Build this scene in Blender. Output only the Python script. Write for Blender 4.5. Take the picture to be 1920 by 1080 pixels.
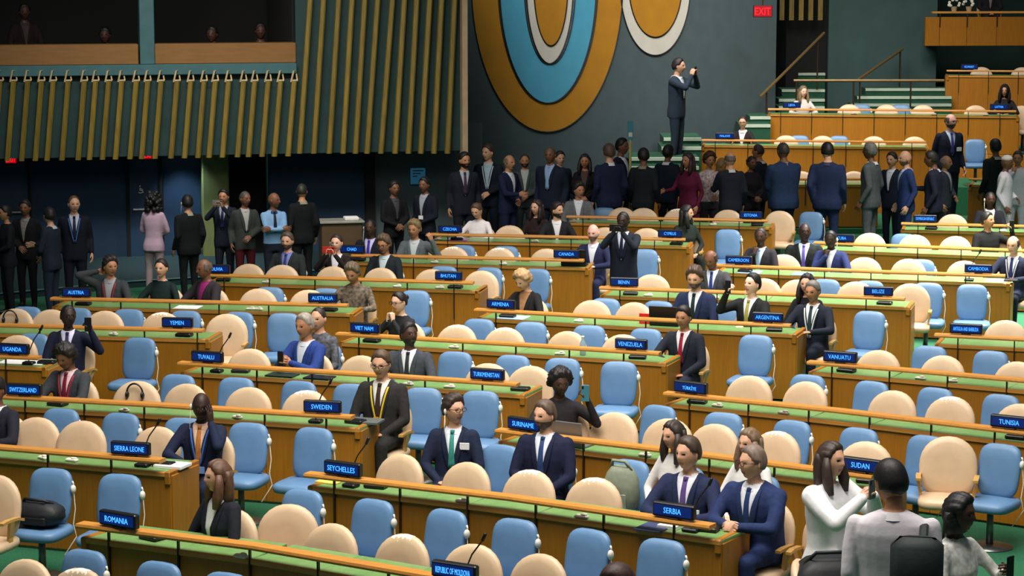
import bpy, math, random
from mathutils import Vector, Matrix
import numpy as np
for o in list(bpy.data.objects): bpy.data.objects.remove(o)
R = random.Random(7)
scene = bpy.context.scene
COL = scene.collection

# ---------------------------------------------------------------- camera
F = 4600.0; HC = 5.15; TH = math.atan(658 / F)
cam = bpy.data.cameras.new('camera'); camo = bpy.data.objects.new('camera', cam); COL.objects.link(camo)
cam.sensor_width = 36; cam.lens = F / 1920 * 36; cam.clip_end = 300
camo.location = (0, 0, HC); camo.rotation_euler = (math.pi / 2 - TH, 0, 0)
scene.camera = camo
# ---------------------------------------------------------------- world and lights
w = bpy.data.worlds.new('hall_ambient'); scene.world = w; w.use_nodes = True
w.node_tree.nodes['Background'].inputs[0].default_value = (.62, .72, .85, 1)
w.node_tree.nodes['Background'].inputs[1].default_value = .085
scene.view_settings.view_transform = 'Standard'; scene.view_settings.look = 'None'
scene.view_settings.exposure = 0.0; scene.view_settings.gamma = 1
scene.view_settings.use_curve_mapping = False
def area(name, loc, size, power, color=(1, .95, .87), target=None, spread=120):
    l = bpy.data.lights.new(name, 'AREA'); l.shape = 'RECTANGLE'; l.size, l.size_y = size
    l.energy = power; l.color = color; l.spread = math.radians(spread)
    o = bpy.data.objects.new(name, l); COL.objects.link(o); o.location = loc
    t = Vector(target) if target else Vector((loc[0], loc[1], 0))
    o.rotation_euler = (t - Vector(loc)).to_track_quat('-Z', 'Y').to_euler()
    return o
area('ceiling_light_front', (0, 17, 10), (9, 7), 1060, target=(0, 20, 0))
area('ceiling_light_middle', (1.5, 27, 10), (9, 6), 780, target=(1.5, 28, 0), spread=100)
area('ceiling_light_right', (8, 33, 9.5), (4, 4), 1250, target=(7.2, 33, 0), spread=80)
area('ceiling_light_rear', (6, 43, 9.5), (6, 4), 430, target=(7, 48, 1), spread=95)
area('slat_wall_fill', (-4, 31, 8.5), (5, 1), 140, color=(1, .95, .85), target=(-4, 37.6, 2.4), spread=70)  # added fill light that brightens the slatted wall, no visible lamp
area('mural_washer', (0.5, 39, 9), (4, 1.0), 120, color=(1, .97, .92), target=(2.6, 45.5, 2.8), spread=60)

# ---------------------------------------------------------------- helpers
def at(px, py, z):
    u = (px - 960) / F; v = (540 - py) / F
    dy = math.cos(TH) + v * math.sin(TH); dz = -math.sin(TH) + v * math.cos(TH)
    t = (z - HC) / dz
    return Vector((u * t, dy * t, z))
def atd(px, py, d):
    u = (px - 960) / F; v = (540 - py) / F
    dy = math.cos(TH) + v * math.sin(TH); dz = -math.sin(TH) + v * math.cos(TH)
    t = d / dy
    return Vector((u * t, d, HC + dz * t))
def xat(px, d): return atd(px, 540, d).x
def ray_dir(px):      # ground-plane direction of the image column px near mid frame
    p = at(px, 600, 0.9); return Vector((p.x, p.y)).normalized()

def rgb(r, g, b):
    f = lambda c: ((c / 255 + .055) / 1.055) ** 2.4 if c > 10.3 else c / 255 / 12.92
    return (f(r), f(g), f(b))
MATS = {}
def mat(name, col, rough=.6, var=.12, scale=8, stretch=(1, 1, 1), bump=0, metal=0, coat=0, spec=.5, emit=None, detail=3, objrand=0):
    if name in MATS: return MATS[name]
    m = bpy.data.materials.new(name); m.use_nodes = True; nt = m.node_tree; b = nt.nodes['Principled BSDF']
    b.inputs['Roughness'].default_value = rough; b.inputs['Metallic'].default_value = metal
    b.inputs['Coat Weight'].default_value = coat; b.inputs['Specular IOR Level'].default_value = spec
    b.inputs['Base Color'].default_value = (*col, 1)
    if var or bump:
        tc = nt.nodes.new('ShaderNodeTexCoord'); mp = nt.nodes.new('ShaderNodeMapping'); nz = nt.nodes.new('ShaderNodeTexNoise')
        mp.inputs['Scale'].default_value = stretch
        nz.inputs['Scale'].default_value = scale; nz.inputs['Detail'].default_value = detail
        nt.links.new(tc.outputs['Object'], mp.inputs[0]); nt.links.new(mp.outputs[0], nz.inputs[0])
        rp = nt.nodes.new('ShaderNodeValToRGB')
        rp.color_ramp.elements[0].position = .3; rp.color_ramp.elements[1].position = .7
        rp.color_ramp.elements[0].color = (*[c * (1 - var) for c in col], 1)
        rp.color_ramp.elements[1].color = (*[min(1, c * (1 + var)) for c in col], 1)
        nt.links.new(nz.outputs[0], rp.inputs[0])
        src = rp.outputs[0]
        if objrand:
            oi = nt.nodes.new('ShaderNodeObjectInfo'); mr = nt.nodes.new('ShaderNodeMapRange'); hs = nt.nodes.new('ShaderNodeHueSaturation')
            mr.inputs['To Min'].default_value = 1 - objrand; mr.inputs['To Max'].default_value = 1 + objrand
            nt.links.new(oi.outputs['Random'], mr.inputs[0]); nt.links.new(mr.outputs[0], hs.inputs['Value'])
            nt.links.new(src, hs.inputs['Color']); src = hs.outputs[0]
        nt.links.new(src, b.inputs['Base Color'])
        if bump:
            bp = nt.nodes.new('ShaderNodeBump'); bp.inputs['Strength'].default_value = bump; bp.inputs['Distance'].default_value = .01
            nt.links.new(nz.outputs[0], bp.inputs['Height']); nt.links.new(bp.outputs[0], b.inputs['Normal'])
    if emit:
        b.inputs['Emission Color'].default_value = (*emit[0], 1); b.inputs['Emission Strength'].default_value = emit[1]
    MATS[name] = m
    return m

class MB:
    def __init__(s): s.v = []; s.f = []; s.m = []
    def add(s, vs, fs, mi=0):
        o = len(s.v); s.v += [tuple(p) for p in vs]; s.f += [tuple(i + o for i in f) for f in fs]; s.m += [mi] * len(fs); return s
    def box(s, x0, x1, y0, y1, z0, z1, mi=0, M=None, bev=0):
        if bev:
            b = min(bev, (x1 - x0) / 3, (y1 - y0) / 3, (z1 - z0) / 3); vs = []; lv = [(z0, b), (z0 + b, 0), (z1 - b, 0), (z1, b)]
            for z, i in lv:
                j = b - i if i == 0 else b
                c = b if i else b
                xa, xb, ya, yb = x0 + i, x1 - i, y0 + i, y1 - i
                vs += [(xa + b, ya, z), (xb - b, ya, z), (xb, ya + b, z), (xb, yb - b, z), (xb - b, yb, z), (xa + b, yb, z), (xa, yb - b, z), (xa, ya + b, z)]
            fs = [tuple(range(7, -1, -1)), tuple(range(24, 32))]
            for k in range(3):
                for i in range(8): fs.append((k * 8 + i, k * 8 + (i + 1) % 8, k * 8 + 8 + (i + 1) % 8, k * 8 + 8 + i))
        else:
            vs = [(x, y, z) for z in (z0, z1) for x, y in ((x0, y0), (x1, y0), (x1, y1), (x0, y1))]
            fs = [(3, 2, 1, 0), (4, 5, 6, 7), (0, 1, 5, 4), (1, 2, 6, 5), (2, 3, 7, 6), (3, 0, 4, 7)]
        if M is not None: vs = [M @ Vector(p) for p in vs]
        return s.add(vs, fs, mi)
    def loft(s, rings, mi=0, cap=True):
        n = len(rings[0]); vs = [p for r in rings for p in r]; fs = []
        for k in range(len(rings) - 1):
            for i in range(n):
                fs.append((k * n + i, k * n + (i + 1) % n, (k + 1) * n + (i + 1) % n, (k + 1) * n + i))
        if cap: fs += [tuple(range(n - 1, -1, -1)), tuple(range((len(rings) - 1) * n, len(rings) * n))]
        return s.add(vs, fs, mi)
    def tube(s, pts, rad, n=8, mi=0, flat=1.0, round_ends=False):
        pts = [Vector(p) for p in pts]; rad = list(rad) if hasattr(rad, '__len__') else [rad] * len(pts)
        if round_ends:
            d0 = (pts[0] - pts[1]).normalized(); d1 = (pts[-1] - pts[-2]).normalized()
            pts = [pts[0] + d0 * rad[0] * .85, pts[0] + d0 * rad[0] * .5] + pts + [pts[-1] + d1 * rad[-1] * .5, pts[-1] + d1 * rad[-1] * .85]
            rad = [rad[0] * .45, rad[0] * .85] + rad + [rad[-1] * .85, rad[-1] * .45]
        rings = []; up = None
        for i, p in enumerate(pts):
            d = (pts[min(i + 1, len(pts) - 1)] - pts[max(i - 1, 0)]).normalized()
            if up is None:
                up = Vector((0, 0, 1)) if abs(d.z) < .9 else Vector((0, 1, 0))
            a = d.cross(up).normalized(); b = a.cross(d).normalized(); up = b
            rings.append([p + a * math.cos(2 * math.pi * k / n) * rad[i] + b * math.sin(2 * math.pi * k / n) * rad[i] * flat for k in range(n)])
        return s.loft(rings, mi)
    def ell(s, c, r, nu=10, nv=7, mi=0, M=None):
        vs = []
        for j in range(1, nv):
            t = math.pi * j / nv
            for i in range(nu):
                p = 2 * math.pi * i / nu
                vs.append(Vector((r[0] * math.sin(t) * math.cos(p), r[1] * math.sin(t) * math.sin(p), r[2] * math.cos(t))))
        vs += [Vector((0, 0, r[2])), Vector((0, 0, -r[2]))]
        if M is not None: vs = [M @ v for v in vs]
        vs = [v + Vector(c) for v in vs]; fs = []
        for j in range(nv - 2):
            for i in range(nu): fs.append((j * nu + (i + 1) % nu, j * nu + i, (j + 1) * nu + i, (j + 1) * nu + (i + 1) % nu))
        T = len(vs) - 2
        for i in range(nu):
            fs.append((i, (i + 1) % nu, T)); fs.append(((nv - 2) * nu + (i + 1) % nu, (nv - 2) * nu + i, T + 1))
        return s.add(vs, fs, mi)
    def mesh(s, name, mats, smooth=False):
        me = bpy.data.meshes.new(name); me.from_pydata(s.v, [], s.f)
        for m in (mats if isinstance(mats, (list, tuple)) else [mats]): me.materials.append(m)
        if any(s.m): me.polygons.foreach_set('material_index', s.m)
        if smooth: me.polygons.foreach_set('use_smooth', [True] * len(s.f))
        me.update(); return me
    def build(s, name, mats, parent=None, smooth=False, M=None):
        return link(name, s.mesh(name, mats, smooth), parent, M)
def link(name, me, parent=None, M=None):
    o = bpy.data.objects.new(name, me); COL.objects.link(o)
    if M is not None: o.matrix_local = M
    if parent is not None: o.parent = parent
    return o
def empty(name, M): 
    o = bpy.data.objects.new(name, None); COL.objects.link(o); o.empty_display_size = .1; o.matrix_local = M; return o
def tag(o, label, cat, group=None):
    o['label'] = label; o['category'] = cat
    if group: o['group'] = group
    return o
def struct(o, label=None):
    o['kind'] = 'structure'
    if label: o['label'] = label
    return o
def TR(x, y, z, rz=0, s=1): return Matrix.Translation((x, y, z)) @ Matrix.Rotation(rz, 4, 'Z') @ Matrix.Scale(s, 4)
ORD = ['first', 'second', 'third', 'fourth', 'fifth', 'sixth', 'seventh', 'eighth', 'ninth', 'tenth', 'eleventh', 'twelfth']

# ---------------------------------------------------------------- materials
M_carpet = mat('green_carpet', rgb(28, 98, 64), .95, .25, 60, bump=.3)
M_wood = mat('desk_wood', rgb(164, 105, 22), .42, .10, 5, (6, 6, .7), bump=.04, objrand=.07)
M_woode = mat('rail_wood', rgb(205, 140, 62), .38, .10, 6, (.6, 6, 6), bump=.03)
M_green = mat('desk_leather', rgb(116, 154, 90), .36, .08, 14, bump=.03)
M_metal = mat('dark_metal', rgb(58, 40, 24), .45, .1, 20, metal=.3)
M_beige = mat('cream_leather', rgb(214, 184, 150), .42, .05, 10, bump=.03, objrand=.05)
M_blue = mat('blue_leather', rgb(94, 132, 172), .45, .06, 10, bump=.03, objrand=.05)
M_arm = mat('armrest_wood', rgb(196, 150, 78), .45, .12, 8, (1, 5, 1))
M_chrome = mat('grey_steel', rgb(120, 122, 120), .35, .05, 10, metal=.8)
M_white = mat('white_plastic', rgb(235, 230, 215), .4, .04, 10)
M_paper = mat('white_paper', rgb(240, 240, 238), .7, .03, 10)
M_black = mat('black_plastic', rgb(16, 16, 20), .4, .1, 10)
M_screen = mat('sign_screen', (.0, .01, .05), .3, 0, emit=((.006, .035, .32), .32))
M_text = mat('sign_letters', (.02, .1, .3), .4, 0, emit=((.05, .33, 1), 2.0))
# cream leather with pale patches along the upper edge
def pale_patchy():
    m = M_beige.copy(); m.name = 'cream_leather_patchy'; nt = m.node_tree; b = nt.nodes['Principled BSDF']
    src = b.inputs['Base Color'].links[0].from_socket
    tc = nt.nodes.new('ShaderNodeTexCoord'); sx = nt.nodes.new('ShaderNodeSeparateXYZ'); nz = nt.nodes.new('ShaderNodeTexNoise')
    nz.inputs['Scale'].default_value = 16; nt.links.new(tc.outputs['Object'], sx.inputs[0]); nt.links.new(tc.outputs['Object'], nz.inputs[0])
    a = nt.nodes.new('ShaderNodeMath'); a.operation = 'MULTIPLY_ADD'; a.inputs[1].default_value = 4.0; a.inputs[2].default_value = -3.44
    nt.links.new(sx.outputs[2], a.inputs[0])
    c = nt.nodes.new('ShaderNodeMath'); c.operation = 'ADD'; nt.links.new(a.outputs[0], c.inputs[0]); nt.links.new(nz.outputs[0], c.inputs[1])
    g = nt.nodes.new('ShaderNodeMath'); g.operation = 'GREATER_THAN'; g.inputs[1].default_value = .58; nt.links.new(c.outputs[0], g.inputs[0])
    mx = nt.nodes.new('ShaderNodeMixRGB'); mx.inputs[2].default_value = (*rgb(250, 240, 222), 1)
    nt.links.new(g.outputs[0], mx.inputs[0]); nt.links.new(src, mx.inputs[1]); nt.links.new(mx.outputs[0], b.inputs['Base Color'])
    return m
M_patchy = pale_patchy()

# ---------------------------------------------------------------- floor
fb = MB(); fb.add([(-25, 6, 0), (30, 6, 0), (30, 75, 0), (-25, 75, 0)], [(0, 1, 2, 3)])
struct(fb.build('floor', M_carpet))

# ---------------------------------------------------------------- desk rows
ML = .605
def seg_mesh():
    d = {}
    b = MB(); b.box(-.497, .497, .02, .045, .02, .722, bev=.004); d['panel'] = b.mesh('front_panel', M_wood)
    b = MB(); b.box(-.5, .5, .022, .52, .735, .76, bev=.004); d['top'] = b.mesh('desk_top', M_green)
    b = MB(); b.box(-.5, .5, .0, .03, .722, .764, bev=.006); d['edge'] = b.mesh('edge_strip', M_woode)
    b = MB(); b.box(-.006, .006, -.006, .018, .40, .846); d['post'] = b.mesh('post', M_metal)
    b = MB(); b.box(-.014, .014, .03, .50, 0, .735, bev=.004); b.box(-.05, .0, .0, .54, .66, .768, bev=.006); d['end'] = b.mesh('end_panel', M_wood)
    b = MB(); b.box(-.5, .5, .0, .1, 0, .03); d['kick'] = b.mesh('kick_board', M_metal)
    return d
SM = seg_mesh()
ROW = {}
class Row: pass
def desk_row(key, px, label, zb=0, ext_l=0, ext_r=0, end_l=True, end_r=True, group='curved rows of wooden desks', first=.25, name='desk'):
    r = Row(); r.key = key; r.zb = zb; zr = zb + .88
    W = [at(x, y, zr) for x, y in px]
    if ext_l: W.insert(0, W[0] + (W[0] - W[1]).normalized() * ext_l)
    if ext_r: W.append(W[-1] + (W[-1] - W[-2]).normalized() * ext_r)
    L = [0]
    for a, b in zip(W, W[1:]): L.append(L[-1] + (b - a).length)
    tot = L[-1]
    def pos(s):
        for i in range(len(W) - 1):
            if s <= L[i + 1] + 1e-6 or i == len(W) - 2:
                t = (s - L[i]) / (L[i + 1] - L[i]); return W[i].lerp(W[i + 1], t)
    r.pos = pos; r.tot = tot; r.p0 = W[0]; r.p1 = W[-1]
    d = (W[-1] - W[0]); r.ang = math.atan2(d.y, d.x); r.u = d.normalized(); r.n = Vector((d.y, -d.x, 0)).normalized()  # n points to the camera
    base = Vector((W[0].x, W[0].y, zb)); root = empty(name, Matrix.Translation(base)); tag(root, label, 'desk', group)
    r.root = root
    end = tot + .06
    cuts = [0.0]
    s = first
    while s < end - .12: cuts.append(s); s += ML
    cuts.append(end)
    def place(k, me, a, b):
        A, B = pos(a), pos(b)
        if b > tot: B = pos(tot) + (pos(tot) - pos(tot - .3)).normalized() * (b - tot)
        c = (A + B) / 2 - base; c.z = 0; dd = B - A
        M = Matrix.Translation(c) @ Matrix.Rotation(math.atan2(dd.y, dd.x), 4, 'Z') @ Matrix.Diagonal((dd.length, 1, 1, 1))
        return link(k, me, root, M)
    for a, b in zip(cuts, cuts[1:]):
        place('front_panel', SM['panel'], a, b); place('desk_top', SM['top'], a, b); place('edge_strip', SM['edge'], a, b)
    for s in cuts[1:-1]:
        A = pos(s) - base; dd = pos(min(s + .05, tot)) - pos(max(s - .05, 0))
        link('post', SM['post'], root, Matrix.Translation((A.x, A.y, 0)) @ Matrix.Rotation(math.atan2(dd.y, dd.x), 4, 'Z'))
    b = MB(); rings = []
    for i, p in enumerate(W):
        dd = (W[min(i + 1, len(W) - 1)] - W[max(i - 1, 0)]).normalized(); nn = Vector((dd.y, -dd.x, 0)); q = p - base
        rings.append([(q + nn * o + Vector((0, 0, z - (zr - zb)))).to_tuple()[:2] + (z,) for o, z in ((.058, .846), (.062, .862), (.056, .88), (-.05, .88), (-.056, .862), (-.05, .846))])
    b.loft(rings); b.build('rail', M_woode, root)
    for fl, s, sg in ((end_l, 0, -1), (end_r, end, 1)):
        if fl:
            A = pos(min(s, tot)) + (r.u * (s - tot) if s > tot else Vector()); A = A - base
            M = Matrix.Translation((A.x, A.y, 0)) @ Matrix.Rotation(r.ang, 4, 'Z')
            if sg < 0: M = M @ Matrix.Diagonal((-1, 1, 1, 1))
            link('end_panel', SM['end'], root, M)
    ROW[key] = r
    return r
def row_point(r, px, t):
    # point at offset t (negative = behind the rail) whose image column is px
    d = ray_dir(px); o = Vector((r.p0.x, r.p0.y)) + Vector((r.n.x, r.n.y)) * t
    u = Vector((r.u.x, r.u.y)); n = Vector((r.n.x, r.n.y))
    k = o.dot(n) / d.dot(n)
    p = d * k
    return Vector((p.x, p.y, r.zb))
DESKS = {
 'C1': ([(150, 979), (480, 1020), (811, 1076)], dict(ext_r=1.6), 'nearest long desk along the bottom edge, bearing the ROMANIA sign at its left end'),
 'C2': ([(576, 885), (958, 928.5), (1337, 983)], {}, 'long wooden desk with green top bearing the SEYCHELLES and SERBIA signs'),
 'C3': ([(934, 803), (1240, 839), (1640, 890)], {}, 'long wooden desk behind the SERBIA desk, bearing the SURINAME and SUDAN signs'),
 'C4': ([(1248, 734), (1570, 766), (1919, 807)], dict(ext_r=.5), 'long wooden desk at the right bearing the TÜRKİYE and TUNISIA signs'),
 'C5': ([(1516, 676), (1681, 689), (1919, 710)], dict(ext_r=1.2), 'wooden desk at the right edge bearing the VANUATU sign'),
 'C6': ([(1753, 625), (1917, 633)], dict(ext_r=1.5), 'short stretch of desk at the right edge bearing the ANTIGUA AND BARBUDA sign'),
 'B1': ([(0, 835), (305, 860)], dict(ext_l=1.0), 'wooden desk at the left bearing the SIERRA LEONE sign'),
 'B2': ([(0, 740), (300, 756), (662, 779)], dict(ext_l=.6), 'long wooden desk bearing the SWITZERLAND and SWEDEN signs'),
 'B3': ([(337, 677.5), (721, 701), (972, 718)], {}, 'long wooden desk bearing the TUVALU and TURKMENISTAN signs'),
 'B4': ([(633, 623), (957, 642), (1238, 660)], {}, 'long wooden desk bearing the VIET NAM and VENEZUELA signs'),
 'B5': ([(892, 578), (1193, 595), (1483, 608)], {}, 'long wooden desk bearing the ARMENIA and ARGENTINA signs'),
 'B6': ([(1125, 537), (1440, 548), (1697, 558)], {}, 'long wooden desk bearing the BENIN and BELIZE signs'),
 'B7': ([(1340, 495), (1647, 507), (1885, 515)], {}, 'long wooden desk bearing the CAMEROON and CAMBODIA signs'),
 'B8': ([(1527, 453), (1920, 468)], dict(ext_r=.3), 'brightly lit wooden desk behind the CAMBODIA desk at the right'),
 'B9': ([(1690, 417), (1918, 422)], dict(ext_r=1.0), 'wooden desk at the right bearing the DOMINICAN REPUBLIC sign'),
 'A0': ([(0, 665), (75, 668)], dict(ext_l=1.4), 'wooden desk at the left edge bearing the UGANDA sign'),
 'A1': ([(0, 607), (382, 617)], dict(ext_l=1.0), 'long wooden desk at the left bearing the YEMEN sign'),
 'A2': ([(97, 557), (653, 570)], {}, 'long wooden desk bearing the AUSTRIA and AUSTRALIA signs'),
 'A3': ([(385, 513), (888, 528)], {}, 'long wooden desk bearing the BOLIVIA and BHUTAN signs'),
 'A4': ([(660, 476), (1095, 486)], {}, 'long wooden desk bearing the CANADA sign near its right end'),
 'A5': ([(808, 437), (1285, 447)], {}, 'long wooden desk bearing the CZECHIA and CYPRUS signs'),
 'A6': ([(1063, 404), (1440, 412)], {}, 'wooden desk in front of the standing crowd, bearing the ESTONIA sign'),
}
for k, (px, kw, lab) in DESKS.items(): desk_row(k, px, lab, **kw)
desk_row('E0', [(1225, 335), (1640, 334)], 'wooden desk half hidden behind the standing crowd', zb=.09, group='terraced rear desks')
desk_row('E1', [(1817, 334), (1925, 337)], 'short wooden desk behind the white robed man at the right edge', zb=.09, ext_r=1, group='terraced rear desks')
desk_row('D0', [(1316, 261), (1736, 265)], 'raised wooden desk bearing the MALAWI sign', zb=.53, group='terraced rear desks')
desk_row('D1', [(1440, 203), (1905, 207)], 'higher raised wooden desk bearing the LIBYA and LATVIA signs', zb=.94, group='terraced rear desks')
desk_row('D2', [(1775, 131), (1925, 132)], 'topmost raised wooden desk at the right, bearing the KUWAIT sign', zb=1.55, ext_r=1.5, group='terraced rear desks')
# raised floors of the rear terraces
def terrace(key, x0, x1, t0, t1, z):
    r = ROW[key]; A = row_point(r, x0, t0); B = row_point(r, x1, t0); C_ = row_point(r, x1, t1); D_ = row_point(r, x0, t1)
    b = MB(); vs = [(p.x, p.y, zz) for zz in (0, z) for p in (A, B, C_, D_)]
    b.add(vs, [(3, 2, 1, 0), (4, 5, 6, 7), (0, 1, 5, 4), (1, 2, 6, 5), (2, 3, 7, 6), (3, 0, 4, 7)])
    struct(b.build('floor', M_carpet))
terrace('E0', 1215, 1655, .1, -2.3, .088); terrace('E1', 1806, 2000, .1, -2.0, .088)
terrace('D0', 1306, 1748, .05, -2.3, .528); terrace('D0', 1749, 1935, -.35, -2.2, .528); terrace('D1', 1430, 1990, .05, -2.4, .938); terrace('D2', 1765, 2030, .05, -3, 1.548)
for key, x0, x1 in (('D0', 1306, 1748), ('D1', 1430, 1990), ('D2', 1765, 2030)):     # wooden fascia boards under the raised desks
    r = ROW[key]; r0 = {'D0': .0, 'D1': .0, 'D2': .0}[key]; n = 6
    for i in range(n):
        a = x0 + (x1 - x0) * i / n; c = x0 + (x1 - x0) * (i + 1) / n
        A = row_point(r, a, .06); B = row_point(r, c, .06); d = B - A; L = d.length
        b = MB(); b.box(.004, L - .004, -.02, .01, .0, r.zb + .02, bev=.004)
        b.build('fascia_board', M_wood, r.root, M=Matrix.Translation(Vector((A.x, A.y, 0)) - r.root.location) @ Matrix.Rotation(math.atan2(d.y, d.x), 4, 'Z'))

# ---------------------------------------------------------------- chairs
def back_mesh(name, kind, m):
    if kind == 'cream':
        O = []
        for k in range(28):
            a = -math.pi / 2 + 2 * math.pi * k / 28; c, s_ = math.cos(a), math.sin(a)
            e = .62 if s_ < 0 else .92
            O.append((.248 * math.copysign(abs(c) ** e, c) * (1 if s_ > 0 else .97 + .03 * 1), .72 + (.28 if s_ > 0 else .27) * math.copysign(abs(s_) ** e, s_)))
        zc, th, lean = .72, .036, .16
    else:
        O = []
        for k in range(28):
            a = -math.pi / 2 + 2 * math.pi * k / 28; c, s_ = math.cos(a), math.sin(a); e = .52
            z = .715 + .255 * math.copysign(abs(s_) ** e, s_)
            O.append((.2 * math.copysign(abs(c) ** e, c) * (.93 + .10 * (z - .46)), z))
        zc, th, lean = .715, .034, .18
    b = MB(); rings = []
    for y, sc in ((-1.35, .45), (-1.15, .8), (-.75, .95), (-.3, 1), (.3, 1), (.75, .95), (1.1, .8), (1.2, .45)):
        rings.append([(x * sc, y * th + lean * (zc + (z - zc) * sc - .46) + .13 - .35 * (x * sc) ** 2, zc + (z - zc) * sc) for x, z in O])
    b.loft(rings)
    return b.mesh(name, m, True)
def seat_mesh(m, w, dp):
    b = MB(); rings = []
    O = [(math.copysign(abs(math.cos(a)) ** .45, math.cos(a)), math.copysign(abs(math.sin(a)) ** .45, math.sin(a))) for a in [2 * math.pi * k / 24 for k in range(24)]]
    for z, sc in ((.385, .8), (.39, .95), (.42, 1), (.455, .99), (.475, .9), (.48, .5)):
        rings.append([(x * w / 2 * sc, y * dp / 2 * sc - .02, z) for x, y in O])
    b.loft(rings); return b.mesh('seat', m, True)
def chair_parts():
    P = {}
    b = MB(); b.tube([(0, 0, .02), (0, 0, .39)], [.032, .028], 10); ped = b.mesh('pedestal', M_chrome, True)
    b = MB(); rings = [[(r_ * math.cos(2 * math.pi * k / 16), r_ * math.sin(2 * math.pi * k / 16), z) for k in range(16)] for r_, z in ((.2, 0), (.2, .012), (.06, .03), (.03, .035))]
    b.loft(rings); base = b.mesh('base_plate', M_chrome, True)
    def arm(sx):
        b = MB(); pts = [(sx * .235, .19, .62), (sx * .245, .08, .655), (sx * .245, -.06, .665), (sx * .238, -.15, .655)]
        rings = []
        for x, y, z in pts: rings.append([(x - .022, y, z - .012), (x + .022, y, z - .012), (x + .022, y, z + .012), (x - .022, y, z + .012)])
        b.loft(rings)
        b.loft([[(sx * .225 - .012, y - .03, z), (sx * .225 + .012, y - .03, z), (sx * .225 + .012, y + .03, z), (sx * .225 - .012, y + .03, z)] for y, z in ((.0, .40), (.01, .5))] + [[(sx * .255 - .012, -.05, .655), (sx * .255 + .012, -.05, .655), (sx * .255 + .012, .02, .655), (sx * .255 - .012, .02, .655)]])
        return b.mesh('armrest', M_arm)
    b = MB(); b.ell((.205, .17, .80), (.022, .03, .042)); b.tube([(.205, .18, .84), (.19, .19, .87)], .008, 6); ear = b.mesh('earpiece_holder', M_white, True)
    b = MB(); b.tube([(.21, .17, .77), (.225, .16, .62), (.215, .14, .48), (.235, .15, .36), (.16, .08, .2)], .0045, 5); cab = b.mesh('cable', M_white)
    P['cream'] = [('backrest', back_mesh('backrest', 'cream', M_beige)), ('seat', seat_mesh(M_beige, .49, .47)), ('armrest', arm(-1)), ('armrest', arm(1)), ('pedestal', ped), ('base_plate', base)]
    P['pale_patchy'] = [('backrest', back_mesh('backrest', 'cream', M_patchy))] + [(n, m.copy()) for n, m in P['cream'][1:]]
    P['blue'] = [('backrest', back_mesh('backrest', 'blue', M_blue)), ('seat', seat_mesh(M_blue, .46, .46)), ('pedestal', ped.copy()), ('base_plate', base.copy()), ('earpiece_holder', ear), ('cable', cab)]
    done = set()
    for key, k in (('cream', .90), ('pale_patchy', .90), ('blue', .885)):
        out = []
        for n, me in P[key]:
            me = me.copy() if me in done else me; done.add(me); me.transform(Matrix.Diagonal((1, 1, k, 1))); out.append((n, me))
        P[key] = out
    return P
CP = chair_parts()
CHAIRS = {}     # row -> list of (kind, px, empty)
SEAT_T = {}
def put_chair(kind, p, ang, row, px):
    o = empty('armchair' if kind != 'blue' else 'side_chair', TR(p.x, p.y, p.z, ang))
    for n, me in CP[kind]: link(n, me, o)
    CHAIRS.setdefault((row, 'blue' if kind == 'blue' else 'cream'), []).append((px, o))
    return o
def seat_pos(row, px, kind):
    r = ROW[row]; t = SEAT_T[row][0 if kind != 'blue' else 1]
    return row_point(r, px, t), r.ang
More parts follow.
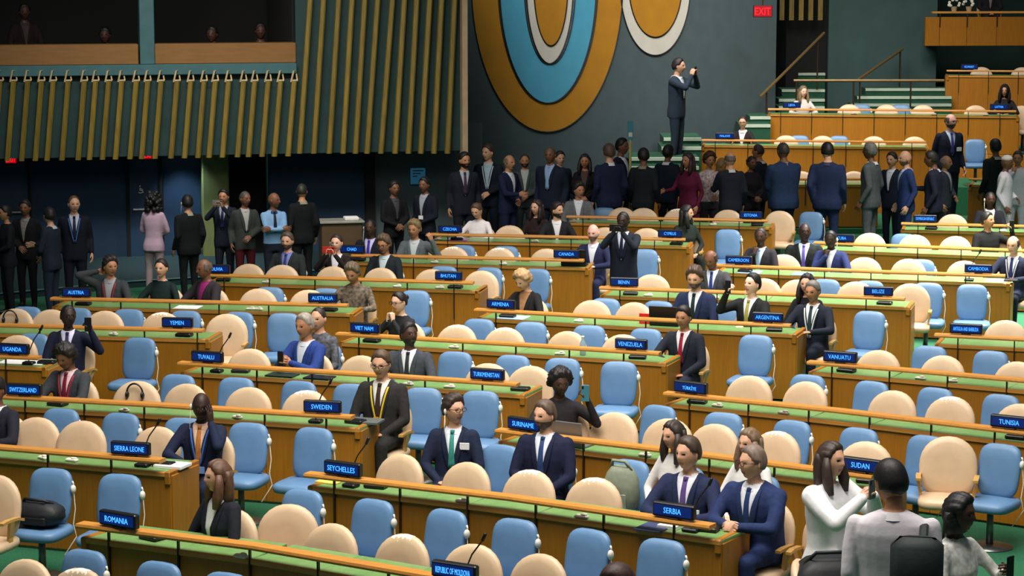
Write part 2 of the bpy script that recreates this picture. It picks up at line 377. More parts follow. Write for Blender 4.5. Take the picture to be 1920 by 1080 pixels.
# (image column, image row of the backrest top); w = pale patches on the upper edge
SEATS = {
 'C1': ([(590, 976), 'w', (725, 983), (863, 1010), (985, 1041)], [(537, 907), (670, 927), (807, 946), (942, 963), (1078, 986), (1222, 1009)]),
 'C2': ([(725, 847), (851, 859), 'w', (973, 878), 'w', (1100, 893)], [(1160, 858), (917, 831)]),
 'C3': ([(1137, 753), (1242, 782), (1327, 796), 'w', (1442, 811), (1618, 812)], [(1215, 758), (1344, 772), (1470, 785), (1596, 799), (1725, 816), (1867, 830)]),
 'C4': ([(1395, 704), (1497, 709), (1665, 728), 'w', (1775, 736), (1905, 749)], [(1502, 701), (1619, 714), (1740, 724), (1866, 735)]),
 'C5': ([(1640, 658), (1760, 671), (1900, 667)], [(1735, 646), (1850, 657)]),
 'C6': ([(1882, 600)], []),
 'B1': ([(45, 777), (131, 788), (270, 790)], [(90, 769), (203, 774), (325, 781), (447, 790), (567, 800)]),
 'B2': ([(243, 713), (330, 718), (450, 722), 'w', (562, 736)], [(314, 698), (427, 707), (542, 712), (647, 718), (783, 728), (890, 734)]),
 'B3': ([(456, 657), (662, 667), (905, 667), (985, 678)], [(842, 657), (950, 665), (1047, 671), (1155, 676)]),
 'B4': (['w', (846, 612), 'w', (937, 613), (1051, 620), (1160, 618)], [(888, 600), (988, 603), (1097, 607), (1200, 612), (1409, 628)]),
 'B5': ([(1103, 558), (1178, 566)], [(1126, 557), (1224, 561), (1345, 570), (1622, 583)]),
 'B6': ([(1218, 512), (1424, 513), (1490, 530), (1600, 533), (1706, 525)], [(1540, 523), (1625, 525), (1736, 530), (1822, 535)]),
 'B7': ([(1465, 470), (1617, 482), (1697, 488), (1803, 488)], [(1720, 486)]),
 'B8': ([(1626, 435), (1711, 438), (1783, 437), (1877, 445)], [(1686, 438)]),
 'B9': ([(1780, 392)], []),
 'A0': ([(18, 627)], [(48, 625), (247, 631)]),
 'A1': ([(15, 578), (85, 587), (186, 588), 'w', (295, 575), (420, 583)], [(40, 577), (133, 577), (232, 578), (340, 583), (436, 583), (527, 586)]),
 'A2': ([(480, 533), (575, 543)], [(500, 540), (605, 542), (772, 544)]),
 'A3': ([(457, 495), (523, 490), (615, 503), (705, 494), (802, 501), (895, 507)], [(825, 500), (908, 501), (997, 503)]),
 'A4': (['w', (843, 465), 'w', (930, 464), (1020, 463)], [(860, 460), (945, 460), (1205, 470)]),
 'A5': ([(950, 423), (1130, 426), (1208, 427)], [(1360, 433)]),
 'A6': ([(1160, 384), (1204, 390), 'w', (1270, 390), (1360, 391), (1457, 387)], [(1127, 387), (1514, 397)]),
 'E0': ([(1500, 314), (1598, 314)], []),
 'E1': ([], []),
 'D0': ([(1470, 255), (1535, 254), (1630, 246), (1710, 257)], [(1493, 258), (1565, 258)]),
 'D1': ([(1585, 189), (1652, 188), (1722, 193), (1822, 191), (1907, 190)], [(1608, 195), (1680, 195)]),
 'D2': ([(1828, 123), (1903, 126)], []),
}
def med(v): v = sorted(v); return v[len(v) // 2]
for row, (cream, blue) in SEATS.items():
    r = ROW[row]; T = []
    for lst, zt, dflt, lo, hi in ((cream, .90, -.95, -1.1, -.84), (blue, .858, -1.5, -1.8, -1.38)):
        ts = []
        for e in lst:
            if e == 'w': continue
            p = at(e[0], e[1], r.zb + zt); ts.append((Vector((p.x, p.y, 0)) - Vector((r.p0.x, r.p0.y, 0))).dot(Vector((r.n.x, r.n.y, 0))))
        t = max(lo, min(hi, med(ts))) if ts else dflt
        T.append(t + .22)      # seat centre lies in front of the backrest top
    SEAT_T[row] = T
    for kind, lst in (('cream', cream), ('blue', blue)):
        k = kind
        for e in lst:
            if e == 'w': k = 'pale_patchy'; continue
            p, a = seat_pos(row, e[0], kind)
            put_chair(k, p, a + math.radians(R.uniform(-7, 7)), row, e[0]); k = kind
# chairs of the row in front of the nearest desks, whose own desks lie below the frame
for key, dx, src in (('C0', 2.1, 'C1'), ('B0', 2.1, 'B1')):
    s_ = ROW[src]; r = Row(); r.__dict__.update(s_.__dict__); r.key = key; r.p0 = s_.p0 + s_.n * dx; r.p1 = s_.p1 + s_.n * dx; ROW[key] = r; SEAT_T[key] = [-.8, -1.33]
for row, kind, px in [('C0', 'blue', 115), ('C0', 'blue', 255), ('C0', 'blue', 385), ('C0', 'blue', 530), ('C0', 'blue', 680), ('C0', 'cream', 3), ('C0', 'pale_patchy', 105), ('C0', 'cream', 263),
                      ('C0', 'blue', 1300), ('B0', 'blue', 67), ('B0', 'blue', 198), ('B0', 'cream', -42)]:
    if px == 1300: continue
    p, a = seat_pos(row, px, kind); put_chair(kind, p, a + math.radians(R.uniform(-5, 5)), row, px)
# single chairs standing in the aisles
def lone(kind, px, ytop, ang, zb=0, row='aisle'):
    p = at(px, ytop, zb + (.858 if kind == 'blue' else .90)); p.z = zb
    p = p + Matrix.Rotation(math.radians(ang), 3, 'Z') @ Vector((0, -.22, 0)); p.z = zb
    return put_chair(kind, p, math.radians(ang), row, px)
lone('cream', 1780, 818, -12, row='turned')
lone('cream', 545, 945, -14, row='askew')
lone('blue', 1828, 261, -5, zb=.53, row='rear')

# ---------------------------------------------------------------- name plates with lit lettering

TMP = bpy.data.scenes.new('bake'); 
def evaluated(o):
    TMP.collection.objects.link(o)
    with bpy.context.temp_override(scene=TMP, view_layer=TMP.view_layers[0]):
        dg = bpy.context.evaluated_depsgraph_get(); dg.update()
        me = bpy.data.meshes.new_from_object(o.evaluated_get(dg))
    bpy.data.objects.remove(o)
    return me
def text_mesh(txt, wmax, h):
    c = bpy.data.curves.new('lettering', 'FONT'); c.body = txt; c.size = 1; c.align_x = 'CENTER'; c.align_y = 'CENTER'; c.extrude = .01; c.resolution_u = 2
    me = evaluated(bpy.data.objects.new('lettering_source', c))
    co = np.empty(len(me.vertices) * 3); me.vertices.foreach_get('co', co); co = co.reshape(-1, 3)
    wd = np.ptp(co[:, 0]); ht = np.ptp(co[:, 1])
    co[:, 0] -= (co[:, 0].max() + co[:, 0].min()) / 2; co[:, 1] -= (co[:, 1].max() + co[:, 1].min()) / 2
    sx = min(wmax / wd, h / ht * .82); sy = h / ht
    out = np.stack([co[:, 0] * sx, -co[:, 2] * .15, co[:, 1] * sy], 1)
    me.vertices.foreach_set('co', out.ravel()); me.materials.clear(); return me
b = MB(); b.box(-.175, .175, -.028, .028, .012, .122, bev=.008); ME_HOUSE = b.mesh('housing', M_black)
b = MB(); b.box(-.158, .158, -.033, -.027, .03, .106); ME_SCR = b.mesh('screen', M_screen)
b = MB(); b.box(-.05, .05, -.03, .03, 0, .014, bev=.003); ME_FOOT = b.mesh('foot', M_metal)
def name_plate(row, px, txt, tilt=0):
    r = ROW[row]; p = row_point(r, px, .0); p.z = r.zb + .88
    o = empty('name_plate', TR(p.x, p.y, p.z, r.ang + math.radians(R.uniform(-4, 4))))
    tag(o, 'black name plate with glowing blue lettering %s' % txt, 'name plate', 'country name plates on the desk rails')
    link('housing', ME_HOUSE, o); link('foot', ME_FOOT, o)
    s_ = link('screen', ME_SCR, o)
    me = text_mesh(txt, .27, .042); me.materials.append(M_text)
    link('lettering', me, s_, Matrix.Translation((0, -.034, .068)))
    return o
SIGNS = [('C1', 215, 'ROMANIA'), ('C1', 852, 'REPUBLIC OF MOLDOVA'), ('C2', 641, 'SEYCHELLES'), ('C2', 1268, 'SERBIA'), ('C3', 985, 'SURINAME'), ('C3', 1622, 'SUDAN'),
 ('C4', 1297, 'TÜRKİYE'), ('C4', 1900, 'TUNISIA'), ('C5', 1577, 'VANUATU'), ('C6', 1812, 'ANTIGUA AND BARBUDA'), ('B1', 240, 'SIERRA LEONE'), ('B2', 42, 'SWITZERLAND'),
 ('B2', 603, 'SWEDEN'), ('B3', 388, 'TUVALU'), ('B3', 914, 'TURKMENISTAN'), ('B4', 685, 'VIET NAM'), ('B4', 1184, 'VENEZUELA'), ('B5', 940, 'ARMENIA'), ('B5', 1440, 'ARGENTINA'),
 ('B6', 1170, 'BENIN'), ('B6', 1646, 'BELIZE'), ('B7', 1384, 'CAMEROON'), ('B7', 1832, 'CAMBODIA'), ('B9', 1730, 'DOMINICAN REPUBLIC'), ('A0', 24, 'UGANDA'), ('A1', 333, 'YEMEN'),
 ('A2', 145, 'AUSTRIA'), ('A2', 606, 'AUSTRALIA'), ('A3', 408, 'BOLIVIA'), ('A3', 842, 'BHUTAN'), ('A4', 640 + 22, 'CHAD'), ('A4', 1062, 'CANADA'), ('A5', 845, 'CZECHIA'), ('A5', 1255, 'CYPRUS'),
 ('A6', 1405, 'ESTONIA'), ('B8', 1576, 'CUBA'), ('D0', 1355, 'MALAWI'), ('D1', 1478, 'LIBYA'), ('D1', 1862, 'LATVIA'), ('D2', 1805, 'KUWAIT')]
SIGN_AT = {}
for s_ in SIGNS: name_plate(*s_); SIGN_AT.setdefault(s_[0], []).append(s_)
DESKNAME = {k: 'the ' + v[0][2] + ' desk' for k, v in SIGN_AT.items()}
DESKNAME.update({'C0': 'the bottom edge', 'B0': 'the bottom left corner', 'E0': 'the desk hidden by the crowd', 'E1': 'the desk at the far right edge', 'C1': 'the ROMANIA desk', 'turned': '', 'rear': '', 'aisle': ''})

# ---------------------------------------------------------------- microphones, consoles, earpieces, papers
def microphone(row, px, lean=.12):
    r = ROW[row]; p = row_point(r, px, -.16); p.z = r.zb + .761
    o = empty('microphone', TR(p.x, p.y, p.z, r.ang))
    b = MB(); b.box(-.06, .06, -.05, .05, 0, .03, bev=.008); b.build('base', M_black, o)
    b = MB(); b.tube([(0, 0, .03), (0, .0, .12), (lean * .45, .02, .26), (lean, .05, .36)], .006, 6); b.build('gooseneck', M_black, o)
    b = MB(); b.tube([(lean, .05, .36), (lean * 1.12, .06, .40)], .013, 8, round_ends=True); b.build('microphone_head', M_black, o, True)
    tag(o, 'black gooseneck microphone beside the %s sign' % min(SIGN_AT[row], key=lambda s: abs(s[1] - px))[2], 'microphone', 'gooseneck microphones')
for row, px in [('C2', 655), ('C1', 868), ('B3', 405), ('A0', 52), ('B2', 590), ('B7', 1405 + 435 - 25), ('C2', 1300), ('B1', 262)]: microphone(row, px)
b = MB(); b.box(-.09, .09, -.06, .06, 0, .035, bev=.008); b.box(-.075, .075, -.045, .0, .034, .04); ME_CON = b.mesh('desk_console', M_black)
b = MB(); b.box(-.055, .055, -.028, .028, 0, .026, bev=.009); b.ell((.02, 0, .03), (.03, .022, .012), 8, 5); ME_EAR = b.mesh('earpiece_unit', M_white)
nb = {}
for row, px, txt in SIGNS:
    r = ROW[row]; 
    if row in ('D0', 'D1', 'D2', 'C6', 'B8'): continue
    p = row_point(r, px + 12, -.2); p.z = r.zb + .761
    if row in ('C2', 'C1', 'B3', 'B1', 'B2', 'A0', 'B7') and any(abs(px - q) < 60 for q in (655, 868, 405, 52, 590, 1815, 1300, 262)):
        p = row_point(r, px + 62, -.24); p.z = r.zb + .761
    tag(link('desk_console', ME_CON, None, TR(p.x, p.y, p.z, r.ang + R.uniform(-.2, .2))), 'black desk console lying near the %s sign' % txt, 'console', 'black consoles on the desks')
EARS = [('C1', 445), ('C2', 866), ('C2', 1092), ('B1', 74), ('B1', 128), ('B2', 229), ('B2', 442), ('B3', 842), ('B3', 765), ('B4', 851), ('B4', 1050), ('C3', 1211), ('C4', 1472), ('C4', 1347), ('C5', 1728), ('C5', 1788),
        ('A1', 212), ('A2', 470), ('A2', 485), ('A3', 500), ('A3', 745), ('A3', 825), ('A4', 815), ('A4', 943), ('A5', 822), ('A5', 1003), ('A5', 1110), ('B5', 1085), ('B6', 1215), ('B6', 1340), ('D1', 1593), ('D1', 1742), ('D1', 1838), ('A6', 1073), ('A6', 1335), ('B9', 1875)]
cnt = {}
for row, px in EARS:
    r = ROW[row]; p = row_point(r, px, -.13); p.z = r.zb + .761; cnt[row] = cnt.get(row, 0) + 1
    tag(link('earpiece_unit', ME_EAR, None, TR(p.x, p.y, p.z, r.ang + R.uniform(-.5, .5))), 'small white earpiece unit on %s, %s from the left' % (DESKNAME[row], ORD[cnt[row] - 1]), 'earpiece', 'white earpiece units on the desks')
def papers(row, px, label, t=-.2, n=1, w_=.21, l_=.3, m=M_paper, rot=0, name='paper_sheet', cat='paper', h=.004):
    r = ROW[row]; p = row_point(r, px, t); b = MB()
    b.box(-w_ / 2, w_ / 2, -l_ / 2, l_ / 2, 0, h, bev=min(.002, h / 4))
    tag(b.build(name, m, None, M=TR(p.x, p.y, r.zb + .761, r.ang + rot)), label, cat)
papers('B1', 318, 'white notebook at the right end of the SIERRA LEONE desk', t=-.24, h=.025, l_=.2, w_=.26)
papers('A2', 352, 'white papers on the AUSTRIA desk before the man with magenta folder', w_=.3)
papers('A0', 45, 'large white sheet at the end of the UGANDA desk', t=-.3, w_=.5, l_=.34)
papers('B7', 1872, 'white papers at the right end of the CAMBODIA desk', t=-.28, w_=.35)
papers('B7', 1503, 'blue papers on the CAMEROON desk before the bald man', w_=.26, m=mat('blue_paper', rgb(120, 150, 215), .7))
papers('B7', 1405, 'pale blue folder on the CAMEROON desk beside its sign', w_=.3, m=mat('blue_paper2', rgb(150, 185, 225), .7))
papers('C2', 1232, 'dark blue folder before the SERBIA sign', w_=.22, t=-.14, m=mat('blue_folder', rgb(60, 70, 110), .5), h=.012)
papers('C2', 1262, 'crumpled white paper behind the SERBIA sign', w_=.16, l_=.16, t=-.2, h=.03)
papers('C2', 612, 'yellow paper at the left end of the SEYCHELLES desk', w_=.2, l_=.1, t=-.2, m=mat('yellow_paper', rgb(220, 200, 90), .6), h=.012)
papers('B3', 598, 'black folder on the TUVALU desk', w_=.28, l_=.2, t=-.2, m=M_black, h=.015)
papers('B3', 528, 'dark green folder on the TUVALU desk', w_=.3, l_=.2, t=-.2, m=mat('dark_folder', rgb(30, 44, 36), .5), h=.015)
papers('B5', 962, 'blue and white papers before the blond woman', w_=.34, t=-.2, m=mat('blue_paper3', rgb(175, 200, 235), .7))
papers('A5', 858, 'purple pink papers before the woman in white blouse', w_=.3, t=-.2, m=mat('purple_paper', rgb(170, 120, 170), .7))
def laptop(row, px, t, label, ang=0, col=rgb(120, 122, 120)):
    r = ROW[row]; p = row_point(r, px, t); o = empty('laptop', TR(p.x, p.y, r.zb + .761, r.ang + ang)); m = mat('laptop_' + row, col, .4, .04, metal=.3)
    b = MB(); b.box(-.17, .17, -.0, .24, 0, .016, bev=.004); b.build('keyboard_base', m, o)
    b = MB(); b.box(-.17, .17, -.012, .0, .01, .235, bev=.004); b.build('screen_lid', m, o, M=Matrix.Rotation(math.radians(8), 4, 'X'))
    b = MB(); b.box(-.155, .155, .0, .002, .02, .22); b.build('screen', M_black, o, M=Matrix.Rotation(math.radians(8), 4, 'X'))
    tag(o, label, 'laptop')
laptop('C3', 1063, -.12, 'open grey laptop on the SURINAME desk before the dark haired person')
papers('B2', 684, 'closed grey laptop at the end of the SWEDEN desk', t=-.3, w_=.3, l_=.21, m=mat('laptop_grey', rgb(92, 98, 100), .4, .04), h=.022, name='laptop', cat='laptop')
laptop('B5', 1245, -.15, 'black laptop beside the red folder', 0, rgb(26, 26, 28))
laptop('A4', 1075, -.14, 'black laptop before the bald man at the CANADA desk', 0, rgb(24, 24, 26))
r = ROW['B5']; p = row_point(r, 1216, -.24); b = MB(); b.box(-.11, .11, -.01, .01, 0, .12, bev=.003); b.box(-.11, .11, .012, .03, 0, .10, bev=.003)
tag(b.build('folder', mat('red_card', rgb(215, 22, 22), .5), None, M=TR(p.x, p.y, .761, r.ang)), 'bright red folder standing on the ARMENIA desk', 'folder')
# bottle
r = ROW['B4']; p = row_point(r, 1093, -.2); o = empty('water_bottle', TR(p.x, p.y, .761, 0)); tag(o, 'clear water bottle on the VENEZUELA desk', 'bottle')
rr = lambda prof: [[(a * math.cos(2 * math.pi * k / 12), a * math.sin(2 * math.pi * k / 12), z) for k in range(12)] for a, z in prof]
b = MB(); b.loft(rr([(.028, 0), (.032, .01), (.032, .13), (.014, .17), (.014, .185)])); b.build('bottle_body', mat('bottle_plastic', rgb(150, 175, 190), .15, 0), o, True)
b = MB(); b.loft(rr([(.016, .185), (.016, .205)])); b.build('cap', M_white, o, True)
# headphones hung over chair backs
for row, px, lab in (('B2', 243, 'black headphones hung over a cream chair behind the SWITZERLAND desk'), ('A1', 15, 'dark headphones hung over the leftmost cream chair behind the YEMEN desk')):
    p, a = seat_pos(row, px, 'cream'); M = TR(p.x, p.y, p.z, a) @ Matrix.Translation((-.02, .12, .79)); o = empty('headphones', M); tag(o, lab, 'headphones')
    b = MB(); b.tube([(.085 * math.cos(q), 0, .1 * math.sin(q)) for q in [math.pi * k / 12 for k in range(13)]], .009, 6); b.build('headband', M_black, o, True)
    for sx in (-1, 1):
        b = MB(); b.ell((sx * .08, 0, -.01), (.018, .032, .036), 10, 6); b.build('ear_cup', M_black, o, True)
# bags on chairs
def blob_bag(name, label, p, size, m, ang=0, strap=True):
    o = empty(name, TR(p.x, p.y, p.z, ang)); tag(o, label, 'bag'); b = MB(); rings = []
    sx, sy, sz = size
    for i in range(9):
        t = i / 8; k = (math.sin(math.pi * (.08 + .84 * t))) ** .45
        rings.append([(sx / 2 * k * math.copysign(abs(math.cos(a)) ** .6, math.cos(a)) * (1 + R.uniform(-.06, .06)), sy / 2 * k * math.copysign(abs(math.sin(a)) ** .6, math.sin(a)) * (1 + R.uniform(-.08, .08)), sz * t) for a in [2 * math.pi * q / 18 for q in range(18)]])
    b.loft(rings); b.build('bag_body', m, o, True)
    if strap:
        b = MB(); b.tube([(-sx * .3, 0, sz * .93), (-sx * .2, -sy * .2, sz * 1.12), (sx * .2, -sy * .25, sz * 1.12), (sx * .3, 0, sz * .93)], .014, 6); b.build('handle', m, o, True)
    b = MB(); b.box(-sx * .3, sx * .3, -sy * .53, -sy * .4, sz * .15, sz * .5, bev=.02); b.build('pocket', m, o)
    return o
M_bagb = mat('black_nylon', rgb(20, 22, 28), .6, .2, 20, bump=.2)
p, a = seat_pos('B0', 62, 'blue'); p.z = .43; blob_bag('handbag', 'black bag lying on the blue chair at the left edge', p, (.46, .26, .2), M_bagb, a)
p, a = seat_pos('C2', 1160, 'blue'); p.z = .43; p += Vector((.03, -.02, 0)); blob_bag('handbag', 'grey green canvas bag on the blue chair behind the SERBIA row', p, (.3, .2, .42), mat('canvas', rgb(130, 138, 118), .8, .2, 12, bump=.3), a)
p = at(1575, 1062, .0); p = at(1572, 1010, .5); 

# ---------------------------------------------------------------- people
def remesh(mb, voxel, smooth=3):
    me = mb.mesh('source', M_black); o = bpy.data.objects.new('source', me)
    m = o.modifiers.new('r', 'REMESH'); m.mode = 'VOXEL'; m.voxel_size = voxel; m.use_smooth_shade = True
    if smooth: s_ = o.modifiers.new('s', 'SMOOTH'); s_.factor = .5; s_.iterations = smooth
    out = evaluated(o); bpy.data.meshes.remove(me)
    co = np.empty(len(out.vertices) * 3); out.vertices.foreach_get('co', co)
    li = np.empty(len(out.loops), dtype=np.int64); out.loops.foreach_get('vertex_index', li)
    bpy.data.meshes.remove(out)
    return co.reshape(-1, 3), li.reshape(-1, 4)          # the voxel surface is all quads
class NB:
    """collects numpy blocks of vertices and equal sized faces into one mesh"""
    def __init__(s): s.v = []; s.n = 0; s.blocks = []
    def add(s, v, f, m):
        f = np.asarray(f); m = np.full(len(f), m) if np.isscalar(m) else np.asarray(m)
        s.blocks.append((f + s.n, m)); s.v.append(np.asarray(v, float)); s.n += len(v)
    def mesh(s, name, mats):
        me = bpy.data.meshes.new(name); v = np.concatenate(s.v); me.vertices.add(len(v)); me.vertices.foreach_set('co', v.ravel())
        li = np.concatenate([b[0].ravel() for b in s.blocks]); lt = np.concatenate([np.full(len(b[0]), b[0].shape[1]) for b in s.blocks]); mi = np.concatenate([b[1] for b in s.blocks])
        ls = np.concatenate([[0], np.cumsum(lt)[:-1]])
        me.loops.add(len(li)); me.loops.foreach_set('vertex_index', li); me.polygons.add(len(lt)); me.polygons.foreach_set('loop_start', ls)
        for m in mats: me.materials.append(m)
        me.polygons.foreach_set('material_index', mi); me.polygons.foreach_set('use_smooth', np.ones(len(lt), bool)); me.update(calc_edges=True); me.validate(); return me
def gs(x, c, s_): return math.exp(-((x - c) / s_) ** 2)
NT, NP = 28, 36
def head_dirs():
    D = []
    for j in range(1, NT):
        t = math.pi * j / NT
        for i in range(NP):
            u = -1 + 2 * i / NP; ph = math.pi * math.copysign(abs(u) ** 1.55, u)
            D.append((math.sin(t) * math.sin(ph), -math.sin(t) * math.cos(ph), math.cos(t)))
    D += [(0, 0, 1), (0, 0, -1)]
    return D
HD = head_dirs()
def head_faces():
    fs = []
    for j in range(NT - 2):
        for i in range(NP): fs.append((j * NP + i, j * NP + (i + 1) % NP, (j + 1) * NP + (i + 1) % NP, (j + 1) * NP + i)[::-1])
    T = len(HD) - 2
    for i in range(NP): fs.append((T, (i + 1) % NP, i)[::-1]); fs.append((T + 1, (NT - 2) * NP + i, (NT - 2) * NP + (i + 1) % NP)[::-1])
    return fs
HF = head_faces()
def head_pt(d, detail=True):
    x, y, z = .079 * d[0], .1 * d[1], .117 * d[2]
    if z < 0:
        k = -z / .12; x *= 1 - .26 * k ** 1.4
        if y > 0: y *= 1 - .30 * k
    if d[1] < 0:
        y *= .94
        if detail:
            fr = min(1, -d[1] * 1.6)
            g = 0
            if -.045 < z < .03: g = max(0, min(1, (.028 - z) / .05)) * (1 if z > -.028 else max(0, 1 - (-.028 - z) / .012))
            y -= .019 * math.exp(-(x / (.008 + .010 * max(0, min(1, (.02 - z) / .05)))) ** 2) * g * fr
            y -= .006 * gs(z, .028, .011) * (1 if abs(x) < .05 else 0) * fr
            y += .010 * gs(abs(x), .031, .015) * gs(z, .008, .013) * fr
            y -= .006 * gs(x, 0, .024) * gs(z, -.060, .012) * fr
            y += .004 * gs(x, 0, .02) * gs(z, -.079, .006) * fr
            y -= .010 * gs(x, 0, .026) * gs(z, -.098, .016)
    return Vector((x, y, z))
HEADV = [head_pt(d) for d in HD]
HEADC = [sum((HEADV[i] for i in f), Vector()) / len(f) for f in HF]
HEADM = []   # 0 skin, 1 hair/brow, 2 eye, 3 lips, 4 eye white, 5 beard zone
for c in HEADC:
    m = 0
    if c.y < -.03:
        ax = abs(c.x)
        if abs(c.z - .007) < .0055 and .018 < ax < .044: m = 2 if abs(ax - .031) < .0085 else 4
        elif abs(c.z - .027) < .0045 and .012 < ax < .048: m = 1
        elif abs(c.z + .061) < .0075 and ax < .024: m = 3
    if m == 0 and c.y < .03 and c.z < -.042 and not (abs(c.z + .061) < .008 and abs(c.x) < .026): m = 5
    HEADM.append(m)
HEADA = np.array([tuple(v) for v in HEADV]); HF4 = np.array([f for f in HF if len(f) == 4]); HF3 = np.array([f for f in HF if len(f) == 3])
HM4 = np.array([m for m, f in zip(HEADM, HF) if len(f) == 4]); HM3 = np.array([m for m, f in zip(HEADM, HF) if len(f) == 3])
def smooth01(a, b, x): t = max(0, min(1, (x - a) / (b - a))); return t * t * (3 - 2 * t)
def hair_mesh(style):
    """offset shell over the skull: thick where hair grows, sunk inside the head elsewhere"""
    mb = MB(); vs = []; rr_ = random.Random(sum(map(ord, style)))
    for d in HD:
        p = head_pt(d, False); n = Vector(d).normalized(); ph = abs(math.atan2(d[0], -d[1]))   # 0 front .. pi back
        # hairline height by azimuth
        if style in ('short', 'grey', 'wave', 'long', 'tied', 'curly', 'bob', 'afro', 'mane'):
            line = .067 if ph < .5 else (.067 - (ph - .5) * .066 if ph < 1.25 else (.015 if ph < 1.55 else -.035 - .02 * (ph - 1.55)))
            th = {'short': .013, 'grey': .012, 'wave': .022, 'long': .018, 'tied': .012, 'curly': .04, 'bob': .026, 'afro': .05, 'mane': .03}[style]
        elif style == 'rim':       # bald crown
            line = .3 if ph < 1.2 else -.02; th = .009
            if p.z > .07: line = .3
        elif style == 'crop':
            line = .072 if ph < .5 else (.072 - (ph - .5) * .075 if ph < 1.25 else (.01 if ph < 1.55 else -.04)); th = .006
        elif style == 'cap':
            line = .045; th = .016
        elif style == 'scarf':
            line = .06 if ph < .55 else (-.2); th = .022
        k = smooth01(line - .006, line + (.03 if ph < 1.0 else .012), p.z)
        if style in ('curly', 'afro'): th = th * (1 + rr_.uniform(-.35, .35))
        elif style in ('wave', 'long', 'bob'): th = th * (1 + .22 * math.sin(d[0] * 17 + d[2] * 9))
        if style in ('short', 'wave', 'grey') : th *= 1 + .5 * smooth01(.03, .1, p.z)
        vs.append(p + n * (-.012 + (.012 + th) * k))
    mb.add(vs, HF)
    if style in ('long', 'scarf'):
        L = .30; rings = []
        for i in range(8):
            t = i / 7; z = .05 - L * t; wx = .09 + .02 * math.sin(math.pi * t) - .02 * (t > .85); wy = .062
            yc = .05 + .015 * t
            rings.append([(wx * math.cos(a) * (1 + .06 * math.sin(5 * a + i)), yc + wy * math.sin(a) * (1 if math.sin(a) > 0 else .85), z) for a in [2 * math.pi * q / 18 for q in range(18)]])
        mb.loft(rings[::-1])
        for sx in (-1, 1):     # locks falling beside the face
            mb.tube([(sx * .076, -.015, .03), (sx * .09, -.02, -.05), (sx * .095, -.035, -.14), (sx * .085, -.05, -.23)], [.02, .03, .034, .02], 8, flat=1.3)
    if style == 'mane':
        for k in range(46):
            q = rr_.uniform(.6, 5.68); z = rr_.uniform(-.16, .13); r_ = .095 + .02 * (z < .05)
            mb.ell((math.sin(q) * r_ * .95 * (1 if z < .08 else .6), -math.cos(q) * r_ * (1 if z < .08 else .6) + .02, z), (.045, .045, .045), 7, 5)
    if style == 'bob': mb.loft([[( .1 * math.cos(a), .035 + .075 * math.sin(a), z) for a in [2 * math.pi * q / 16 for q in range(16)]] for z in (-.12, -.06, .02)])
    if style == 'tied': mb.ell((0, .115, .03), (.035, .04, .035), 10, 6)
    return mb
HAIR = {s_: hair_mesh(s_) for s_ in ('short', 'grey', 'wave', 'long', 'tied', 'curly', 'bob', 'afro', 'rim', 'crop', 'cap', 'scarf', 'mane')}
def hand_src(shape):
    mb = MB(); curl, spread = {'relax': (22, .5), 'grip': (52, .3), 'flat': (8, .4), 'fist': (78, .2)}[shape]
    rings = []
    for y, a, b_ in ((-.02, .026, .021), (0, .027, .02), (.03, .037, .019), (.065, .042, .016), (.09, .041, .013), (.097, .036, .009)):
        rings.append([(a * math.cos(q) , y, b_ * math.sin(q)) for q in [2 * math.pi * k / 12 for k in range(12)]])
    mb.loft(rings)
    for i, (x, L) in enumerate(((-.033, .058), (-.011, .074), (.011, .08), (.032, .072))):
        p = Vector((x, .086, 0)); pts = [p - Vector((0, .02, 0)), p]; a = 0; side = (x / .033) * math.radians(6) * spread * 2
        for k, fr in enumerate((.45, .32, .23)):
            a += math.radians(curl * (.8 if k == 0 else 1)); dv = Vector((math.sin(side) * math.cos(a), math.cos(a), -math.sin(a)))
            p = p + dv * L * fr * 1.15; pts.append(p)
        mb.tube(pts, [.0095, .0095, .009, .0082, .007], 8, round_ends=True)
    mb.tube([(.02, .012, -.004), (.043, .04, -.014), (.05, .066, -.024), (.05, .09, -.034 if shape != 'fist' else -.04)], [.014, .0115, .0095, .008], 8, round_ends=True)
    return remesh(mb, .0062, 1)
HANDS = {s_: hand_src(s_) for s_ in ('relax', 'grip', 'flat', 'fist')}
SKIN = {}
def skin(tone):
    c = {'pale': (232, 186, 160), 'light': (214, 164, 134), 'tan': (180, 126, 92), 'brown': (122, 80, 58), 'dark': (74, 48, 38), 'deep': (52, 34, 28), 'pink': (236, 178, 164)}[tone]
    return mat('skin_' + tone, rgb(*c), .5, .06, 14, spec=.4)
def cloth(c, rough=.85): return mat('cloth_%d_%d_%d' % c, rgb(*c), rough, .14 if sum(c) < 420 else .04, 30, bump=.12, spec=.25)
def hairm(c): return mat('hair_%d_%d_%d' % c, rgb(*c), .55, .3, 40, (1, 1, .3), bump=.3)
M_eye = mat('eye_dark', rgb(30, 20, 16), .25, 0); M_sclera = mat('eye_white', rgb(128, 112, 104), .5, 0)
M_lips = {}
def lips(tone): return mat('lips_' + tone, rgb(*{'pale': (190, 110, 100), 'light': (176, 104, 94), 'pink': (190, 110, 104), 'tan': (146, 84, 72), 'brown': (104, 60, 52), 'dark': (76, 46, 42), 'deep': (60, 36, 34)}[tone]), .45, 0)
def ik(S, Wp, l1, l2, pole):
    S, Wp = Vector(S), Vector(Wp); d = Wp - S; L = d.length
    if L > (l1 + l2) * .985: Wp = S + d.normalized() * (l1 + l2) * .985; d = Wp - S; L = d.length
    L = max(L, .12)
    a = (l1 * l1 - l2 * l2 + L * L) / (2 * L); h = math.sqrt(max(0, l1 * l1 - a * a)); dn = d.normalized()
    pl = Vector(pole); pl = (pl - dn * pl.dot(dn)).normalized()
    return S + dn * a + pl * h, Wp
